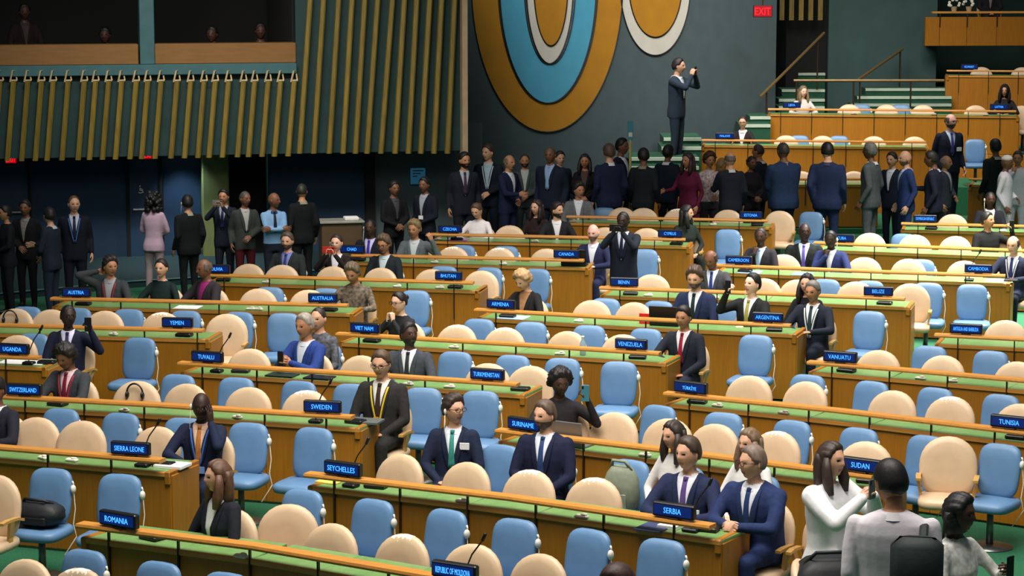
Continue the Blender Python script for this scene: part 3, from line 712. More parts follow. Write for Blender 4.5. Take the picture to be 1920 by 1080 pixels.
# wrist targets (x is mirrored for the right side, z for a standing 1.75 m figure), pole, hand shape, palm normal
ARM = {
 'side': ((.25, -.05, .90), (.1, 1, .0), 'relax', (-1, 0, 0)),
 'back': ((.20, .06, .92), (.3, 1, .0), 'relax', (-1, 0, 0)),
 'belly': ((.05, -.20, 1.03), (1, .5, -.4), 'relax', (0, 1, -.4)),
 'fold': ((-.10, -.21, 1.18), (1, -.1, -.6), 'relax', (0, 1, 0)),
 'desk': ((.10, -.34, 1.185), (1, .2, -.5), 'relax', (0, 0, -1)),
 'deskwide': ((.20, -.34, 1.185), (1, .2, -.5), 'relax', (0, 0, -1)),
 'clasp': ((.045, -.36, 1.20), (1, .2, -.5), 'fist', (-1, 0, -.3)),
 'lap': ((.09, -.24, 1.01), (1, .4, -.2), 'relax', (0, 0, -1)),
 'photo': ((.065, -.30, 1.50), (.8, .0, -1), 'grip', (-1, 0, .2), (-.25, -.1, 1)),
 'photolow': ((.065, -.36, 1.30), (.8, .0, -1), 'grip', (-1, 0, .2)),
 'photomid': ((.065, -.34, 1.42), (.8, .0, -1), 'grip', (-1, 0, .2)),
 'phoneup': ((.17, -.30, 1.56), (.6, .0, -1), 'grip', (-.7, .6, 0)),
 'phoneside': ((.30, -.22, 1.50), (.5, .1, -1), 'grip', (-.7, .6, 0)),
 'chin': ((.04, -.19, 1.41), (.7, -.3, -1), 'fist', (0, 1, .2), (-.15, .25, 1)),
 'cheek': ((.13, -.13, 1.50), (.6, -.6, -1), 'flat', (-1, .4, 0), (-.12, .1, 1)),
 'mouth': ((.04, -.22, 1.44), (.8, -.2, -1), 'fist', (-1, .2, 0), (-.15, .1, 1)),
 'forward': ((.18, -.38, 1.15), (.4, .6, -1), 'relax', (-1, 0, 0)),
 'ear': ((.17, -.02, 1.58), (.8, -.3, -.8), 'fist', (-1, 0, 0)),
}
def capd(P, a, b, ra, rb):
    a = np.array(a); b = np.array(b); ab = b - a; t = np.clip(((P - a) @ ab) / (ab @ ab), 0, 1)
    return np.linalg.norm(P - (a + t[:, None] * ab), axis=1) - (ra + (rb - ra) * t)
PEOPLE = []
def person(label, M, sit=False, arms=('side', 'side'), top=(28, 34, 52), inner=(225, 228, 235), tie=None, legs=None, tone='light', hair='short', hc=(50, 36, 28),
           female=False, coat=True, head=(0, 0), lean=0, glasses=None, beard=None, lanyard=None, badge=None, earpiece=0, wide=1.0, fine=True, sleeves=True, voxel=None, collar=True, skirt=False, pattern=None, puff=1.0):
    dz = -.40 if sit else 0
    legs = legs or top
    sw = (.185 if not female else .16) * wide
    mb = MB(); prims = []
    # torso rings: z, half width, half depth, y offset
    if not female: T = [(.80, .185, .13, .01), (.90, .188, .135, .01), (1.02, .178, .125, 0), (1.15, .18, .122, 0), (1.27, .195, .125, 0), (1.36, .20, .115, .005), (1.42, .185, .095, .01), (1.46, .13, .075, .015), (1.49, .07, .06, .015)]
    else: T = [(.80, .185, .14, .01), (.90, .18, .135, .01), (1.02, .148, .11, 0), (1.13, .145, .11, 0), (1.25, .168, .128, -.008), (1.35, .172, .11, .005), (1.41, .16, .088, .01), (1.45, .115, .07, .015), (1.48, .062, .055, .015)]
    if not coat: T = [(z, a * .95, b_ * .95, y) for z, a, b_, y in T]
    if sit: T = [(.86, .17, .13, .01)] + T[1:]
    T = [(z, a * wide, b_ * (1 + (wide - 1) * .8), y) for z, a, b_, y in T]
    lr = math.radians(lean); piv = .95
    def bend(p):        # forward lean of the upper body about the hips, then seat drop
        y, z = p[1], p[2]
        if z > piv and lr: y, z = y * math.cos(lr) - (z - piv) * math.sin(lr), piv + (z - piv) * math.cos(lr) + y * math.sin(lr)
        return Vector((p[0], y, z + dz))
    n = 20; e = .82
    def ring(z, a, b_, yo): return [bend((a * math.copysign(abs(math.cos(q)) ** e, math.cos(q)), yo + b_ * math.copysign(abs(math.sin(q)) ** e, math.sin(q)), z)) for q in [2 * math.pi * k / n for k in range(n)]]
    mb.loft([ring(*t) for t in T])
    neck = (bend((0, .015, 1.44)), bend((0, -.012, 1.575))); mb.tube(neck, [.058 if not female else .048, .052 if not female else .044], 10)
    W_ = []
    for sx, a in ((-1, arms[0]), (1, arms[1])):
        tgt, pole, shp, pn = ARM[a][:4]; hd = ARM[a][4] if len(ARM[a]) > 4 else None
        S = bend((sx * sw, .005, 1.40)); Wt = bend((sx * tgt[0], tgt[1], tgt[2]))
        if a in ('desk', 'deskwide', 'clasp'): Wt = Vector((sx * tgt[0], tgt[1] - math.sin(lr) * .2, tgt[2] + dz))
        E_, Wp = ik(S, Wt, .29, .255, (sx * pole[0], pole[1], pole[2]))
        k = 1.0 if coat else .86
        if female: k *= .88
        k *= puff
        mb.tube([S + Vector((-sx * .02, 0, 0)), S.lerp(E_, .5), E_], [.072 * k, .06 * k, .052 * k], 10, round_ends=True)
        mb.tube([E_, E_.lerp(Wp, .5), Wp], [.052 * k, .046 * k, .037 * k], 10, round_ends=True)
        prims.append(('arm', S, E_, .07, .05)); prims.append(('fore', E_, Wp, .05, .037)); W_.append((sx, E_, Wp, shp, pn, hd))
    for sx in (-1, 1):
        if sit:
            H_ = Vector((sx * .09, .0, .535)); K_ = Vector((sx * .12, -.37, .53)); A_ = Vector((sx * .12, -.35, .09))
        else:
            H_ = Vector((sx * .088, 0, .90)); K_ = Vector((sx * .098, -.015, .50)); A_ = Vector((sx * .10, .02, .09))
        mb.tube([H_, H_.lerp(K_, .5), K_], [.092 * wide, .085, .066], 10, round_ends=True)
        mb.tube([K_, K_.lerp(A_, .4), A_], [.066, .062, .048], 10, round_ends=True)
        mb.tube([A_ + Vector((0, .03, -.045)), A_ + Vector((sx * .01, -.09, -.052)), A_ + Vector((sx * .015, -.17, -.058))], [.042, .042, .03], 8, round_ends=True)
        prims += [('leg', H_, K_, .09, .066), ('leg', K_, A_, .066, .05), ('shoe', A_ + Vector((0, .03, -.06)), A_ + Vector((sx * .015, -.18, -.06)), .04, .03)]
    if skirt and not sit:
        mb.loft([[(.2 * k * math.cos(q), .145 * k * math.sin(q) + .01, z) for q in [2 * math.pi * i / 16 for i in range(16)]] for z, k in ((.42, .95), (.7, 1.0), (.95, .85))])
    co, fs = remesh(mb, voxel or (.014 if fine else .02), 3)
    C_ = co[fs].mean(1)
    ds = {}
    for nme, a, b_, ra, rb in prims:
        d = capd(C_, a, b_, ra, rb); ds[nme] = np.minimum(ds[nme], d) if nme in ds else d
    dn = capd(C_, neck[0] + Vector((0, 0, .03)), neck[1], .058, .05)
    hem = (.80 if coat else .93) + dz
    up_ = C_[:, 2] > hem
    mi = np.zeros(len(fs), int)         # 0 top
    legm = np.minimum(ds['leg'], ds['shoe'])
    if sit: islegs = (legm < .02) & (np.minimum(ds['arm'], ds['fore']) > .012) & ((C_[:, 2] < .60) & ((C_[:, 1] < -.13) | (C_[:, 2] < .47)))
    else: islegs = ~up_ & (np.minimum(ds['arm'], ds['fore']) > .01)
    mi[islegs] = 1; mi[islegs & (C_[:, 2] < .10) & (ds['shoe'] < .02)] = 2
    zc = bend((0, 0, 1.475)).z; mi[(dn < .012) & (C_[:, 2] > zc)] = 3
    if not sleeves: mi[(ds['fore'] < .015) & (ds['fore'] < ds['arm'])] = 3
    M_top = pattern or cloth(top); M_skin = skin(tone); M_hair = hairm(hc)
    mats = [M_top, cloth(legs), mat('shoe_leather', rgb(18, 16, 16), .35, .1), M_skin, M_hair, M_eye, lips(tone), M_sclera] + ([cloth(inner, .75)] if inner else [])
    if coat and inner:
        zz_ = C_[:, 2] - dz; kk = np.clip((zz_ - 1.10) / .365, 0, 1.15) ** .8
        mi[(mi == 0) & (zz_ > 1.12) & (C_[:, 1] < (.0 - (zz_ - .95) * math.sin(lr))) & (np.abs(C_[:, 0]) < .004 + .07 * kk) & (np.minimum(ds['arm'], ds['fore']) > .02)] = 8
    bb = NB(); bb.add(co, fs, mi)
    # hands
    for sx, E_, Wp, shp, pn, hd in W_:
        f = (Wp - E_).normalized() if not hd else Vector((sx * hd[0], hd[1], hd[2])).normalized()
        if shp == 'relax' and abs(f.z) < .7 and sit: f = (f + Vector((0, 0, -f.z))).normalized() if f.length else f
        pnv = Vector((sx * pn[0], pn[1], pn[2])); pnv = (pnv - f * pnv.dot(f)).normalized()
        Z = -pnv; X = f.cross(Z); B_ = Matrix((X, f, Z)).transposed()
        k = .92 if female else 1.0; hv, hf = HANDS[shp]
        mir = -1 if sx < 0 else 1
        vs = (hv * np.array([mir * k, k, k])) @ np.array(B_).T + np.array(Wp)
        bb.add(vs, hf[:, ::-1] if mir < 0 else hf, 3)
        # shirt cuff
    # head
    hs = 1.08 if not female else 1.03
    HM = Matrix.Translation(bend((0, -.012, 1.50))) @ Matrix.Rotation(math.radians(head[0]), 4, 'Z') @ Matrix.Rotation(math.radians(head[1]), 4, 'X') @ Matrix.Scale(hs, 4) @ Matrix.Translation((0, -.012, .135))
    HA = np.array(HM); hv = HEADA @ HA[:3, :3].T + HA[:3, 3]
    cm = np.array([3, 4, 5, 6, 7, 4 if beard else 3])
    bb.add(hv, HF4, cm[HM4]); bb.blocks.append((HF3 + bb.n - len(hv), cm[HM3]))
    for sx in (-1, 1):
        eb = MB(); eb.ell(HM @ Vector((sx * .077, .012, -.005)), (.012, .02, .032), 8, 6, 0, HM.to_3x3().normalized())
        bb.add(eb.v, [f for f in eb.f if len(f) == 4], 3); bb.blocks.append((np.array([f for f in eb.f if len(f) == 3]) + bb.n - len(eb.v), np.full(16, 3)))
    me = bb.mesh('person', mats)
    o = link('person', me, None, M); tag(o, label, 'person')
    # hair
    if hair != 'bald':
        src = HAIR[hair]; hb = MB(); hb.v = (np.array(src.v) @ HA[:3, :3].T + HA[:3, 3]).tolist(); hb.f = src.f; hb.m = src.m
        hb.build({'scarf': 'headscarf', 'cap': 'cap'}.get(hair, 'hair'), M_hair if hair not in ('scarf', 'cap') else cloth(hc), o, True)
    # shirt front, collar, lapels and tie follow the chest surface
    def chest(x, z, off):
        for a, b_ in zip(T, T[1:]):
            if a[0] <= z <= b_[0]: break
        t = (z - a[0]) / (b_[0] - a[0]); rx = a[1] + (b_[1] - a[1]) * t; ry = a[2] + (b_[2] - a[2]) * t; yo = a[3] + (b_[3] - a[3]) * t
        k = max(0, 1 - abs(x / rx) ** (2 / e)) ** (e / 2)
        return bend((x, yo - ry * k - off, z))
    def strip(pts, wl, off, name, m, par=o):
        sb = MB(); vs = []; nc = 4
        for (x, z), w2 in zip(pts, wl):
            for q in range(nc + 1): vs.append(chest(x - w2 + 2 * w2 * q / nc, z, off))
        nr = len(pts); fsx = [(i * (nc + 1) + q, i * (nc + 1) + q + 1, (i + 1) * (nc + 1) + q + 1, (i + 1) * (nc + 1) + q) for i in range(nr - 1) for q in range(nc)]
        back = [v + Vector((0, .012, 0)) for v in vs]; N = len(vs)
        bd = [i * (nc + 1) for i in range(nr)] + [(nr - 1) * (nc + 1) + q for q in range(1, nc + 1)] + [i * (nc + 1) + nc for i in range(nr - 2, -1, -1)] + [q for q in range(nc - 1, 0, -1)]
        sb.add(vs + back, fsx + [tuple(i + N for i in f[::-1]) for f in fsx] + [(a, b_, b_ + N, a + N) for a, b_ in zip(bd, bd[1:] + bd[:1])])
        return sb.build(name, m, par, True)
    zt = 1.465 if not female else 1.45
    if coat and inner:
        zz = [1.10 + (zt - 1.10) * i / 9 for i in range(10)]
        strip([(0, z) for z in zz], [.006 + .068 * ((z - 1.10) / (zt - 1.10)) ** .8 for z in zz], .004, 'shirt', cloth(inner, .75))
        for sx in (-1, 1):
            strip([(sx * (.016 + .075 * ((z - 1.10) / (zt - 1.10)) ** .8), z) for z in zz], [.006 + .02 * math.sin(math.pi * min(1, (z - 1.08) / .42)) for z in zz], .010, 'lapel', M_top)
    if collar and inner:
        cb = MB(); c0 = bend((0, .012, 1.468)); cb.loft([[Vector((a * math.cos(q), a * 1.02 * math.sin(q), z - .016 * (math.sin(q) < -.5))) + c0 for q in [2 * math.pi * i / 16 for i in range(16)]] for a, z in ((.1, -.018), (.084, .008), (.07, .026))], cap=False)
        cb.build('collar', cloth(inner, .75), o, True)
    if tie: 
        zz = [1.12 + (1.468 - 1.12) * i / 7 for i in range(8)]
        strip([(0, z) for z in zz], [.032, .03, .028, .025, .022, .02, .018, .021], .011, 'tie', cloth(tie, .55))
        kb = MB(); kb.ell(bend((0, -.083, 1.452)), (.02, .014, .024), 8, 6); kb.build('tie_knot', cloth(tie, .55), o, True)
    if lanyard:
        for sx in (-1, 1):
            zz = [1.08 + (1.44 - 1.08) * i / 6 for i in range(7)]
            strip([(sx * (.012 + .075 * (z - 1.08) / .36), z) for z in zz], [.0075] * 7, .016, 'lanyard', cloth(lanyard, .6))
    if badge:
        pb = chest(badge[1], badge[2], .02); q = MB(); q.box(-.045, .045, -.004, .004, -.032, .032, bev=.002); q.build('badge', cloth(badge[0], .6) if badge[0] else M_paper, o, M=Matrix.Translation(pb))
    if glasses:
        gb = MB()
        for sx in (-1, 1):
            gb.tube([HM @ Vector((sx * .032 + .024 * math.cos(q), -.106 + .002 * abs(math.sin(q)), .006 + .017 * math.sin(q))) for q in [2 * math.pi * i / 12 for i in range(13)]], .0032, 5)
            gb.tube([HM @ Vector((sx * .056, -.102, .012)), HM @ Vector((sx * .074, -.06, .012)), HM @ Vector((sx * .082, .01, .008))], .003, 5)
        gb.tube([HM @ Vector((-.009, -.112, .01)), HM @ Vector((.009, -.112, .01))], .003, 5)
        gb.build('glasses', mat('frame_%d_%d_%d' % glasses, rgb(*glasses), .3, 0), o)
    if earpiece:
        eb = MB(); c0 = HM @ Vector((earpiece * .088, .005, -.005)); eb.ell(c0, (.015, .022, .03), 8, 6)
        eb.tube([c0, c0 + Vector((earpiece * .004, -.02, -.1)), c0 + Vector((-earpiece * .0, -.05, -.2))], .004, 5); eb.build('earpiece', M_white, o, True)
    o.update_tag()
    info = dict(o=o, M=M, wrists={('R' if sx < 0 else 'L'): (Wp, (Wp - E_).normalized()) for sx, E_, Wp, *_ in W_}, HM=HM)
    PEOPLE.append(info)
    return info
def standing(label, px, ytop, d, face=0, z0=0.0, hmax=1.92, hmin=1.52, **k):
    top = atd(px, ytop, d); h = max(hmin, min(hmax, top.z - z0)); s_ = h / 1.77
    return person(label, TR(top.x, top.y, z0, math.radians(face), s_), **k)
def seated(label, row, px, kind, ytop, face=0, chair=True, dt=0, smax=1.12, **k):
    p, a = seat_pos(row, px, kind)
    if chair: put_chair(kind if kind == 'blue' else 'cream', p, a, row, px)
    q = p + Matrix.Rotation(a, 3, 'Z') @ Vector((0, .04 + dt, 0))
    sc = HC - p.z; 
    z = atd(px, ytop, q.y).z - p.z
    s_ = max(.93, min(smax, z / 1.37))
    return person(label, TR(q.x, q.y, p.z, a + math.radians(face), s_), sit=True, **k)
def seated_at(label, px, d, ytop, ang, row, face=0, **k):
    p = Vector((xat(px, d), d, 0)); a = math.radians(ang); put_chair('cream', p, a, row, px)
    q = p + Matrix.Rotation(a, 3, 'Z') @ Vector((0, .04, 0)); s_ = max(.93, min(1.12, atd(px, ytop, q.y).z / 1.37))
    return person(label, TR(q.x, q.y, 0, a + math.radians(face), s_), sit=True, **k)
b = MB(); b.box(-.037, .037, -.005, .005, -.075, .075, bev=.003); ME_PH = b.mesh('phone', M_black)
b = MB(); b.box(-.033, .033, .005, .0056, -.068, .068); ME_PHS = b.mesh('screen', mat('phone_screen', rgb(30, 34, 44), .15, 0, emit=((.35, .45, .6), .12)))
def phone_in(info, hand, label, tilt=0, horizontal=False, col=None, name='phone', up=.055, size=1, fwd=.02):
    Wp, f = info['wrists'][hand]; inv = 1 if hand == 'L' else -1
    p = info['M'] @ (Wp + f * .075 + Vector((0, -fwd, up * .35)))
    rz = info['M'].to_euler().z
    M = Matrix.Translation(p) @ Matrix.Rotation(rz, 4, 'Z') @ Matrix.Rotation(math.radians(tilt), 4, 'X')
    if horizontal: M = M @ Matrix.Rotation(math.pi / 2, 4, 'Y')
    M = M @ Matrix.Scale(size, 4)
    o = empty(name, M); tag(o, label, 'phone')
    me = ME_PH
    if col: 
        me = ME_PH.copy(); me.materials.clear(); me.materials.append(mat('case_%d_%d_%d' % col, rgb(*col), .4, 0))
    link('case', me, o); link('screen', ME_PHS, o)
    b2 = MB(); b2.box(-.03, -.012, -.008, -.005, .04, .066, bev=.001); b2.build('camera_bump', M_black, o)
    return o

NAVY = (26, 34, 60); DARK = (22, 24, 32); GREY = (72, 76, 84); BLACK = (14, 14, 18); WHITE = (232, 232, 236); BRN = (58, 40, 28); BLK = (18, 14, 14)
# --- foreground and middle rows (seated)
seated('woman with long brown hair, black jacket and white blouse at the ROMANIA desk', 'C1', 402, 'cream', 862, smax=1.16, face=-12, head=(-22, 0), arms=('lap', 'lap'), top=(30, 32, 42), inner=(228, 226, 226), tone='light', hair='long', hc=(92, 62, 42), female=True, collar=False)
seated('bald man in navy suit resting his cheek on his hand at the SIERRA LEONE desk', 'B1', 372, 'cream', 752, face=8, head=(14, 8), arms=('desk', 'cheek'), top=NAVY, inner=(236, 196, 170), tie=(190, 120, 60), lanyard=(70, 110, 190), badge=((120, 160, 220), .02, 1.06), tone='deep', hair='bald', earpiece=-1)
seated('young man with curly black hair looking down at the SWITZERLAND desk', 'B2', 125, 'cream', 648, face=-4, head=(-6, 22), arms=('clasp', 'clasp'), top=(58, 60, 66), inner=(232, 196, 204), tie=(120, 30, 50), lanyard=(170, 40, 60), tone='brown', hair='curly', hc=(24, 18, 18))
i = seated('man in navy suit holding up a phone at the UGANDA desk', 'A0', 125, 'cream', 586, face=12, head=(26, 0), arms=('lap', 'phoneside'), top=(28, 32, 56), inner=(216, 214, 240), tie=(50, 46, 90), tone='deep', hair='crop', hc=BLK); phone_in(i, 'L', 'black phone held up beside the man at the UGANDA desk')
seated('man with glasses and yellow lanyard in dark suit at the SWEDEN desk end', 'B2', 714, 'cream', 657, face=-2, head=(2, 6), arms=('lap', 'lap'), top=(44, 42, 42), inner=(226, 222, 214), tie=(60, 40, 40), lanyard=(222, 190, 40), glasses=(30, 22, 18), hair='short', hc=(84, 62, 46), tone='light', wide=1.05)
seated('man with earpiece and teal tie looking to the right behind the SEYCHELLES desk', 'C2', 846, 'blue', 762, face=20, head=(48, -4), arms=('lap', 'lap'), top=(28, 36, 60), inner=(226, 232, 238), tie=(60, 140, 130), glasses=(60, 36, 30), hair='wave', hc=(56, 42, 36), tone='light', earpiece=-1, badge=((235, 235, 235), .12, 1.33))
seated('bearded man in navy suit and blue tie sitting in the blue seat row', 'C2', 1020, 'blue', 752, face=8, head=(-22, 0), arms=('lap', 'lap'), top=(26, 32, 58), inner=(222, 228, 240), tie=(44, 66, 110), hair='short', hc=(92, 74, 62), beard=True, tone='light', wide=1.12)
i = seated('dark clad person with dark hair raising a phone behind the grey laptop', 'C3', 1045, 'cream', 722, face=25, head=(20, 8), arms=('desk', 'phoneside'), top=(38, 34, 38), inner=None, tone='dark', hair='curly', hc=(26, 20, 22), collar=False, coat=False); phone_in(i, 'L', 'teal phone held up above the SURINAME desk', col=(60, 120, 140))
seated('woman with long dark hair and white blouse behind the man with purple tie', 'C2', 1266, 'blue', 796, face=-15, head=(-10, 4), arms=('lap', 'lap'), top=(222, 218, 214), inner=None, legs=(30, 30, 40), tone='light', hair='long', hc=(52, 40, 36), female=True, collar=False, coat=False)
seated('man in navy suit with purple tie and name badge at the SERBIA desk', 'C2', 1292, 'cream', 820, face=2, head=(-20, 0), arms=('desk', 'desk'), top=(34, 42, 74), inner=(232, 232, 240), tie=(92, 70, 130), badge=((235, 235, 235), .10, 1.20), hair='short', hc=(70, 54, 44), tone='light', wide=1.08)
seated('woman in white blouse mostly hidden behind the man with glasses', 'C2', 1408, 'blue', 826, face=-10, head=(-10, 0), arms=('lap', 'lap'), top=(226, 224, 222), inner=None, tone='light', hair='long', hc=(120, 96, 74), female=True, collar=False, coat=False)
seated('grey haired man with glasses and clasped hands in blue suit beside the SERBIA sign', 'C2', 1425, 'cream', 832, face=-8, head=(-26, 0), arms=('clasp', 'clasp'), top=(36, 50, 92), inner=(236, 238, 244), tie=(40, 60, 110), glasses=(70, 30, 30), hair='grey', hc=(122, 104, 92), tone='light', wide=1.2, smax=1.2, lean=8)
i = seated('woman in voluminous white blouse filming with a phone in the aisle', 'C2', 1556, 'cream', 828, face=75, head=(2, -2), arms=('photomid', 'photomid'), top=(235, 234, 236), inner=None, legs=(30, 30, 42), tone='light', hair='long', hc=(56, 40, 34), female=True, collar=False, coat=False, wide=1.22, puff=1.6)
phone_in(i, 'R', 'grey phone held by the woman in voluminous white blouse', col=(90, 92, 100))
# man with backpack, back to camera
i = standing('man in white shirt with dark backpack standing with his back to the camera', 1678, 868, 15.0, face=168, head=(40, 10), arms=('side', 'side'), top=(226, 218, 226), inner=(230, 226, 230), legs=(34, 34, 44), hair='short', hc=(22, 20, 22), tone='tan', coat=False, wide=1.26, voxel=.011, hmax=2.0)
bpM = i['M'] @ Matrix.Translation((-.15, .23, 1.18)); bp = empty('backpack', bpM); tag(bp, 'dark green backpack carried by the man in white shirt', 'backpack')
mbp = mat('pack_nylon', rgb(28, 40, 40), .7, .2, 20, bump=.2); b = MB(); b.box(-.15, .15, -.06, .12, -.25, .22, bev=.05); b.build('pack_body', mbp, bp, True)
b = MB(); b.box(-.11, .11, .1, .16, -.2, .0, bev=.03); b.build('pocket', mbp, bp)
b = MB(); b.tube([(-.03, -.05, .17), (-.03, -.14, .245), (-.03, -.24, .245), (-.02, -.345, .12), (.0, -.33, -.06), (.0, -.06, -.2)], .026, 6, flat=.4); b.build('strap', mbp, bp)
i = seated_at('woman in pale patterned outfit holding a phone at the lower right', 1815, 16.3, 926, 42, 'corner', head=(12, 0), arms=('lap', 'photolow'), top=(200, 198, 194), inner=None, tone='dark', hair='bob', hc=(20, 18, 20), female=True, collar=False, coat=False, pattern=mat('pale_print', rgb(196, 196, 190), .8, .35, 22)); phone_in(i, 'L', 'black phone held by the woman in pale patterned outfit')
seated('man with brown hair whose head shows at the bottom edge', 'C0', 1165, 'cream', 1048, face=-5, head=(0, 10), arms=('lap', 'lap'), top=DARK, hair='short', hc=(70, 48, 42), tone='light')
seated('man in dark suit cut off by the left edge', 'B1', -14, 'cream', 712, face=-5, arms=('desk', 'desk'), top=(34, 34, 46), tone='brown', hair='short', hc=BLK)
i = seated('grey haired man in bright blue suit taking a picture with a phone', 'B3', 572, 'cream', 588, face=-14, head=(-4, 4), arms=('photolow', 'photolow'), top=(38, 62, 130), inner=(220, 226, 238), tone='tan', hair='grey', hc=(150, 140, 132)); phone_in(i, 'R', 'dark phone held by the man in bright blue suit')
seated('person in dark patterned top behind the man in bright blue suit', 'B3', 596, 'blue', 578, face=-5, arms=('lap', 'lap'), top=(60, 62, 70), inner=None, tone='light', hair='crop', hc=(40, 30, 28), collar=False, coat=False, pattern=mat('dark_print', rgb(82, 84, 92), .8, .7, 26))
seated('man in grey suit looking to the right at the TUVALU desk', 'B3', 765, 'cream', 606, face=8, head=(42, -8), arms=('desk', 'desk'), top=(62, 66, 74), inner=(224, 226, 234), tie=(40, 40, 48), tone='dark', hair='short', hc=BLK, beard=True, wide=1.1)
seated('woman with glasses holding clasped hands to her mouth at the VIET NAM desk', 'B4', 750, 'cream', 552, face=-14, head=(-8, 6), arms=('mouth', 'mouth'), top=(38, 38, 42), inner=None, tone='pale', hair='tied', hc=BLK, female=True, glasses=(24, 20, 22), collar=False, coat=False, earpiece=-1)
seated('man in plaid shirt looking down at the end of the AUSTRALIA desk', 'A2', 664, 'cream', 512, face=0, head=(-10, 20), arms=('desk', 'desk'), top=(96, 82, 70), inner=None, tone='tan', hair='wave', hc=(96, 84, 66), coat=False, collar=False, pattern=mat('plaid', rgb(104, 92, 78), .9, .75, 24))
seated('woman with curly blond hair looking down at the ARMENIA desk', 'B5', 985, 'cream', 514, face=-8, head=(-14, 26), arms=('desk', 'desk'), top=(28, 28, 30), inner=(168, 122, 84), tone='light', hair='curly', hc=(176, 142, 100), female=True, collar=False)
seated('man in dark navy suit with red tie at the end of the VENEZUELA desk', 'B4', 1282, 'cream', 582, face=-6, head=(-2, 4), arms=('desk', 'lap'), top=(30, 34, 46), inner=(232, 228, 232), tie=(140, 24, 52), tone='tan', hair='short', hc=(26, 20, 20))
seated('brown haired man in navy suit looking down before the bald man in grey suit', 'B5', 1303, 'cream', 500, face=-4, head=(0, 10), arms=('lap', 'lap'), top=(32, 42, 74), inner=(226, 230, 238), tie=(24, 40, 44), tone='light', hair='wave', hc=(78, 60, 50), beard=True)
seated('bald man in grey suit with blue tie looking down at the BENIN desk', 'B6', 1335, 'cream', 473, face=-4, head=(-14, 20), arms=('desk', 'desk'), top=(64, 66, 72), inner=(224, 228, 240), tie=(40, 60, 130), tone='brown', hair='rim', hc=(60, 48, 44))
i = seated('dark haired man with earpiece holding a phone up at the ARGENTINA desk', 'B5', 1408, 'cream', 514, face=-18, head=(-12, -10), arms=('phoneup', 'desk'), top=(26, 28, 30), inner=(220, 222, 226), tie=(160, 150, 70), tone='pale', hair='short', hc=BLK, earpiece=-1); phone_in(i, 'R', 'black phone held up by the man at the ARGENTINA desk')
seated('woman with long dark hair in black behind the grey haired man with lanyard', 'B5', 1512, 'blue', 512, face=-6, arms=('lap', 'lap'), top=(22, 22, 26), inner=None, tone='light', hair='long', hc=(26, 20, 22), female=True, collar=False, coat=False)
seated('grey haired man in dark suit with white lanyard at the end of the ARGENTINA desk', 'B5', 1524, 'cream', 533, face=-10, head=(-4, 6), arms=('desk', 'desk'), top=(24, 30, 44), inner=(228, 232, 236), tie=(40, 60, 60), lanyard=(215, 218, 222), tone='tan', hair='grey', hc=(110, 104, 100), wide=1.05)
seated('bald man in black suit with purple tie in the row behind the CAMEROON desk', 'B7', 1505, 'blue', 419, face=4, head=(14, -4), arms=('lap', 'lap'), top=(26, 32, 32), inner=(214, 232, 240), tie=(96, 84, 170), tone='deep', hair='bald', wide=1.15)
seated('man in blue suit resting his chin on his hand at the CAMEROON desk', 'B7', 1555, 'cream', 438, face=-2, head=(-2, 10), arms=('chin', 'desk'), top=(38, 48, 96), inner=(228, 230, 238), tone='deep', hair='crop', hc=BLK, earpiece=1)
seated('man in grey suit with pale tie next to the CAMEROON sign', 'B7', 1424, 'cream', 446, face=-8, head=(4, 4), arms=('chin', 'lap'), top=(44, 42, 50), inner=(206, 224, 240), tie=(150, 180, 210), tone='dark', hair='crop', hc=(40, 34, 34))
i = standing('man in dark navy suit standing in the aisle taking a photograph', 1170, 397, 31.6, face=-18, head=(-4, 4), arms=('photo', 'photo'), top=(26, 32, 46), inner=(214, 218, 234), tie=(30, 30, 60), tone='deep', hair='crop', hc=BLK, wide=1.08, hmin=1.6, z0=0); phone_in(i, 'R', 'black phone before the face of the man standing in the aisle', horizontal=True, size=1.25)
seated('bald bearded man in navy suit at the end of the CANADA desk', 'A4', 1112, 'cream', 421, face=-6, head=(-4, 6), arms=('desk', 'desk'), top=(34, 40, 74), inner=(224, 226, 236), tone='pink', hair='bald', hc=(120, 90, 80), beard=True)
seated('woman with very long black hair turned to the right at the CYPRUS desk', 'A5', 1283, 'cream', 390, face=30, head=(50, 0), arms=('lap', 'lap'), top=(34, 42, 40), inner=None, tone='light', hair='long', hc=(26, 26, 26), female=True, collar=False, coat=False)
seated('dark haired man in black suit turned to the right at the CZECHIA desk', 'A5', 1042, 'cream', 384, face=14, head=(42, 0), arms=('desk', 'desk'), top=(30, 30, 34), inner=(222, 220, 224), tone='light', hair='short', hc=(34, 22, 22), beard=True)
seated('woman in dark clothes left of the man turned to the right', 'A5', 1006, 'blue', 384, face=0, head=(-30, 0), arms=('lap', 'lap'), top=(40, 26, 28), inner=None, tone='light', hair='long', hc=(34, 20, 22), female=True, collar=False, coat=False)
seated('man in light grey suit looking to the right at the ESTONIA desk', 'A6', 1083, 'cream', 343, face=8, head=(32, 0), arms=('lap', 'lap'), top=(104, 106, 112), inner=(222, 226, 236), tone='tan', hair='wave', hc=(28, 22, 22))
seated('woman in white blouse and dark vest reading at the CZECHIA desk', 'A5', 897, 'cream', 384, face=-10, head=(-6, 22), arms=('desk', 'desk'), top=(228, 220, 224), inner=None, tone='light', hair='tied', hc=(84, 60, 46), female=True, collar=False, coat=False)
seated('man with earpiece in dark suit and pale shirt at the CHAD desk', 'A4', 695, 'cream', 418, face=-6, head=(2, 0), arms=('lap', 'lap'), top=(24, 26, 38), inner=(196, 190, 236), tie=(60, 50, 150), tone='dark', hair='crop', hc=BLK, earpiece=-1)
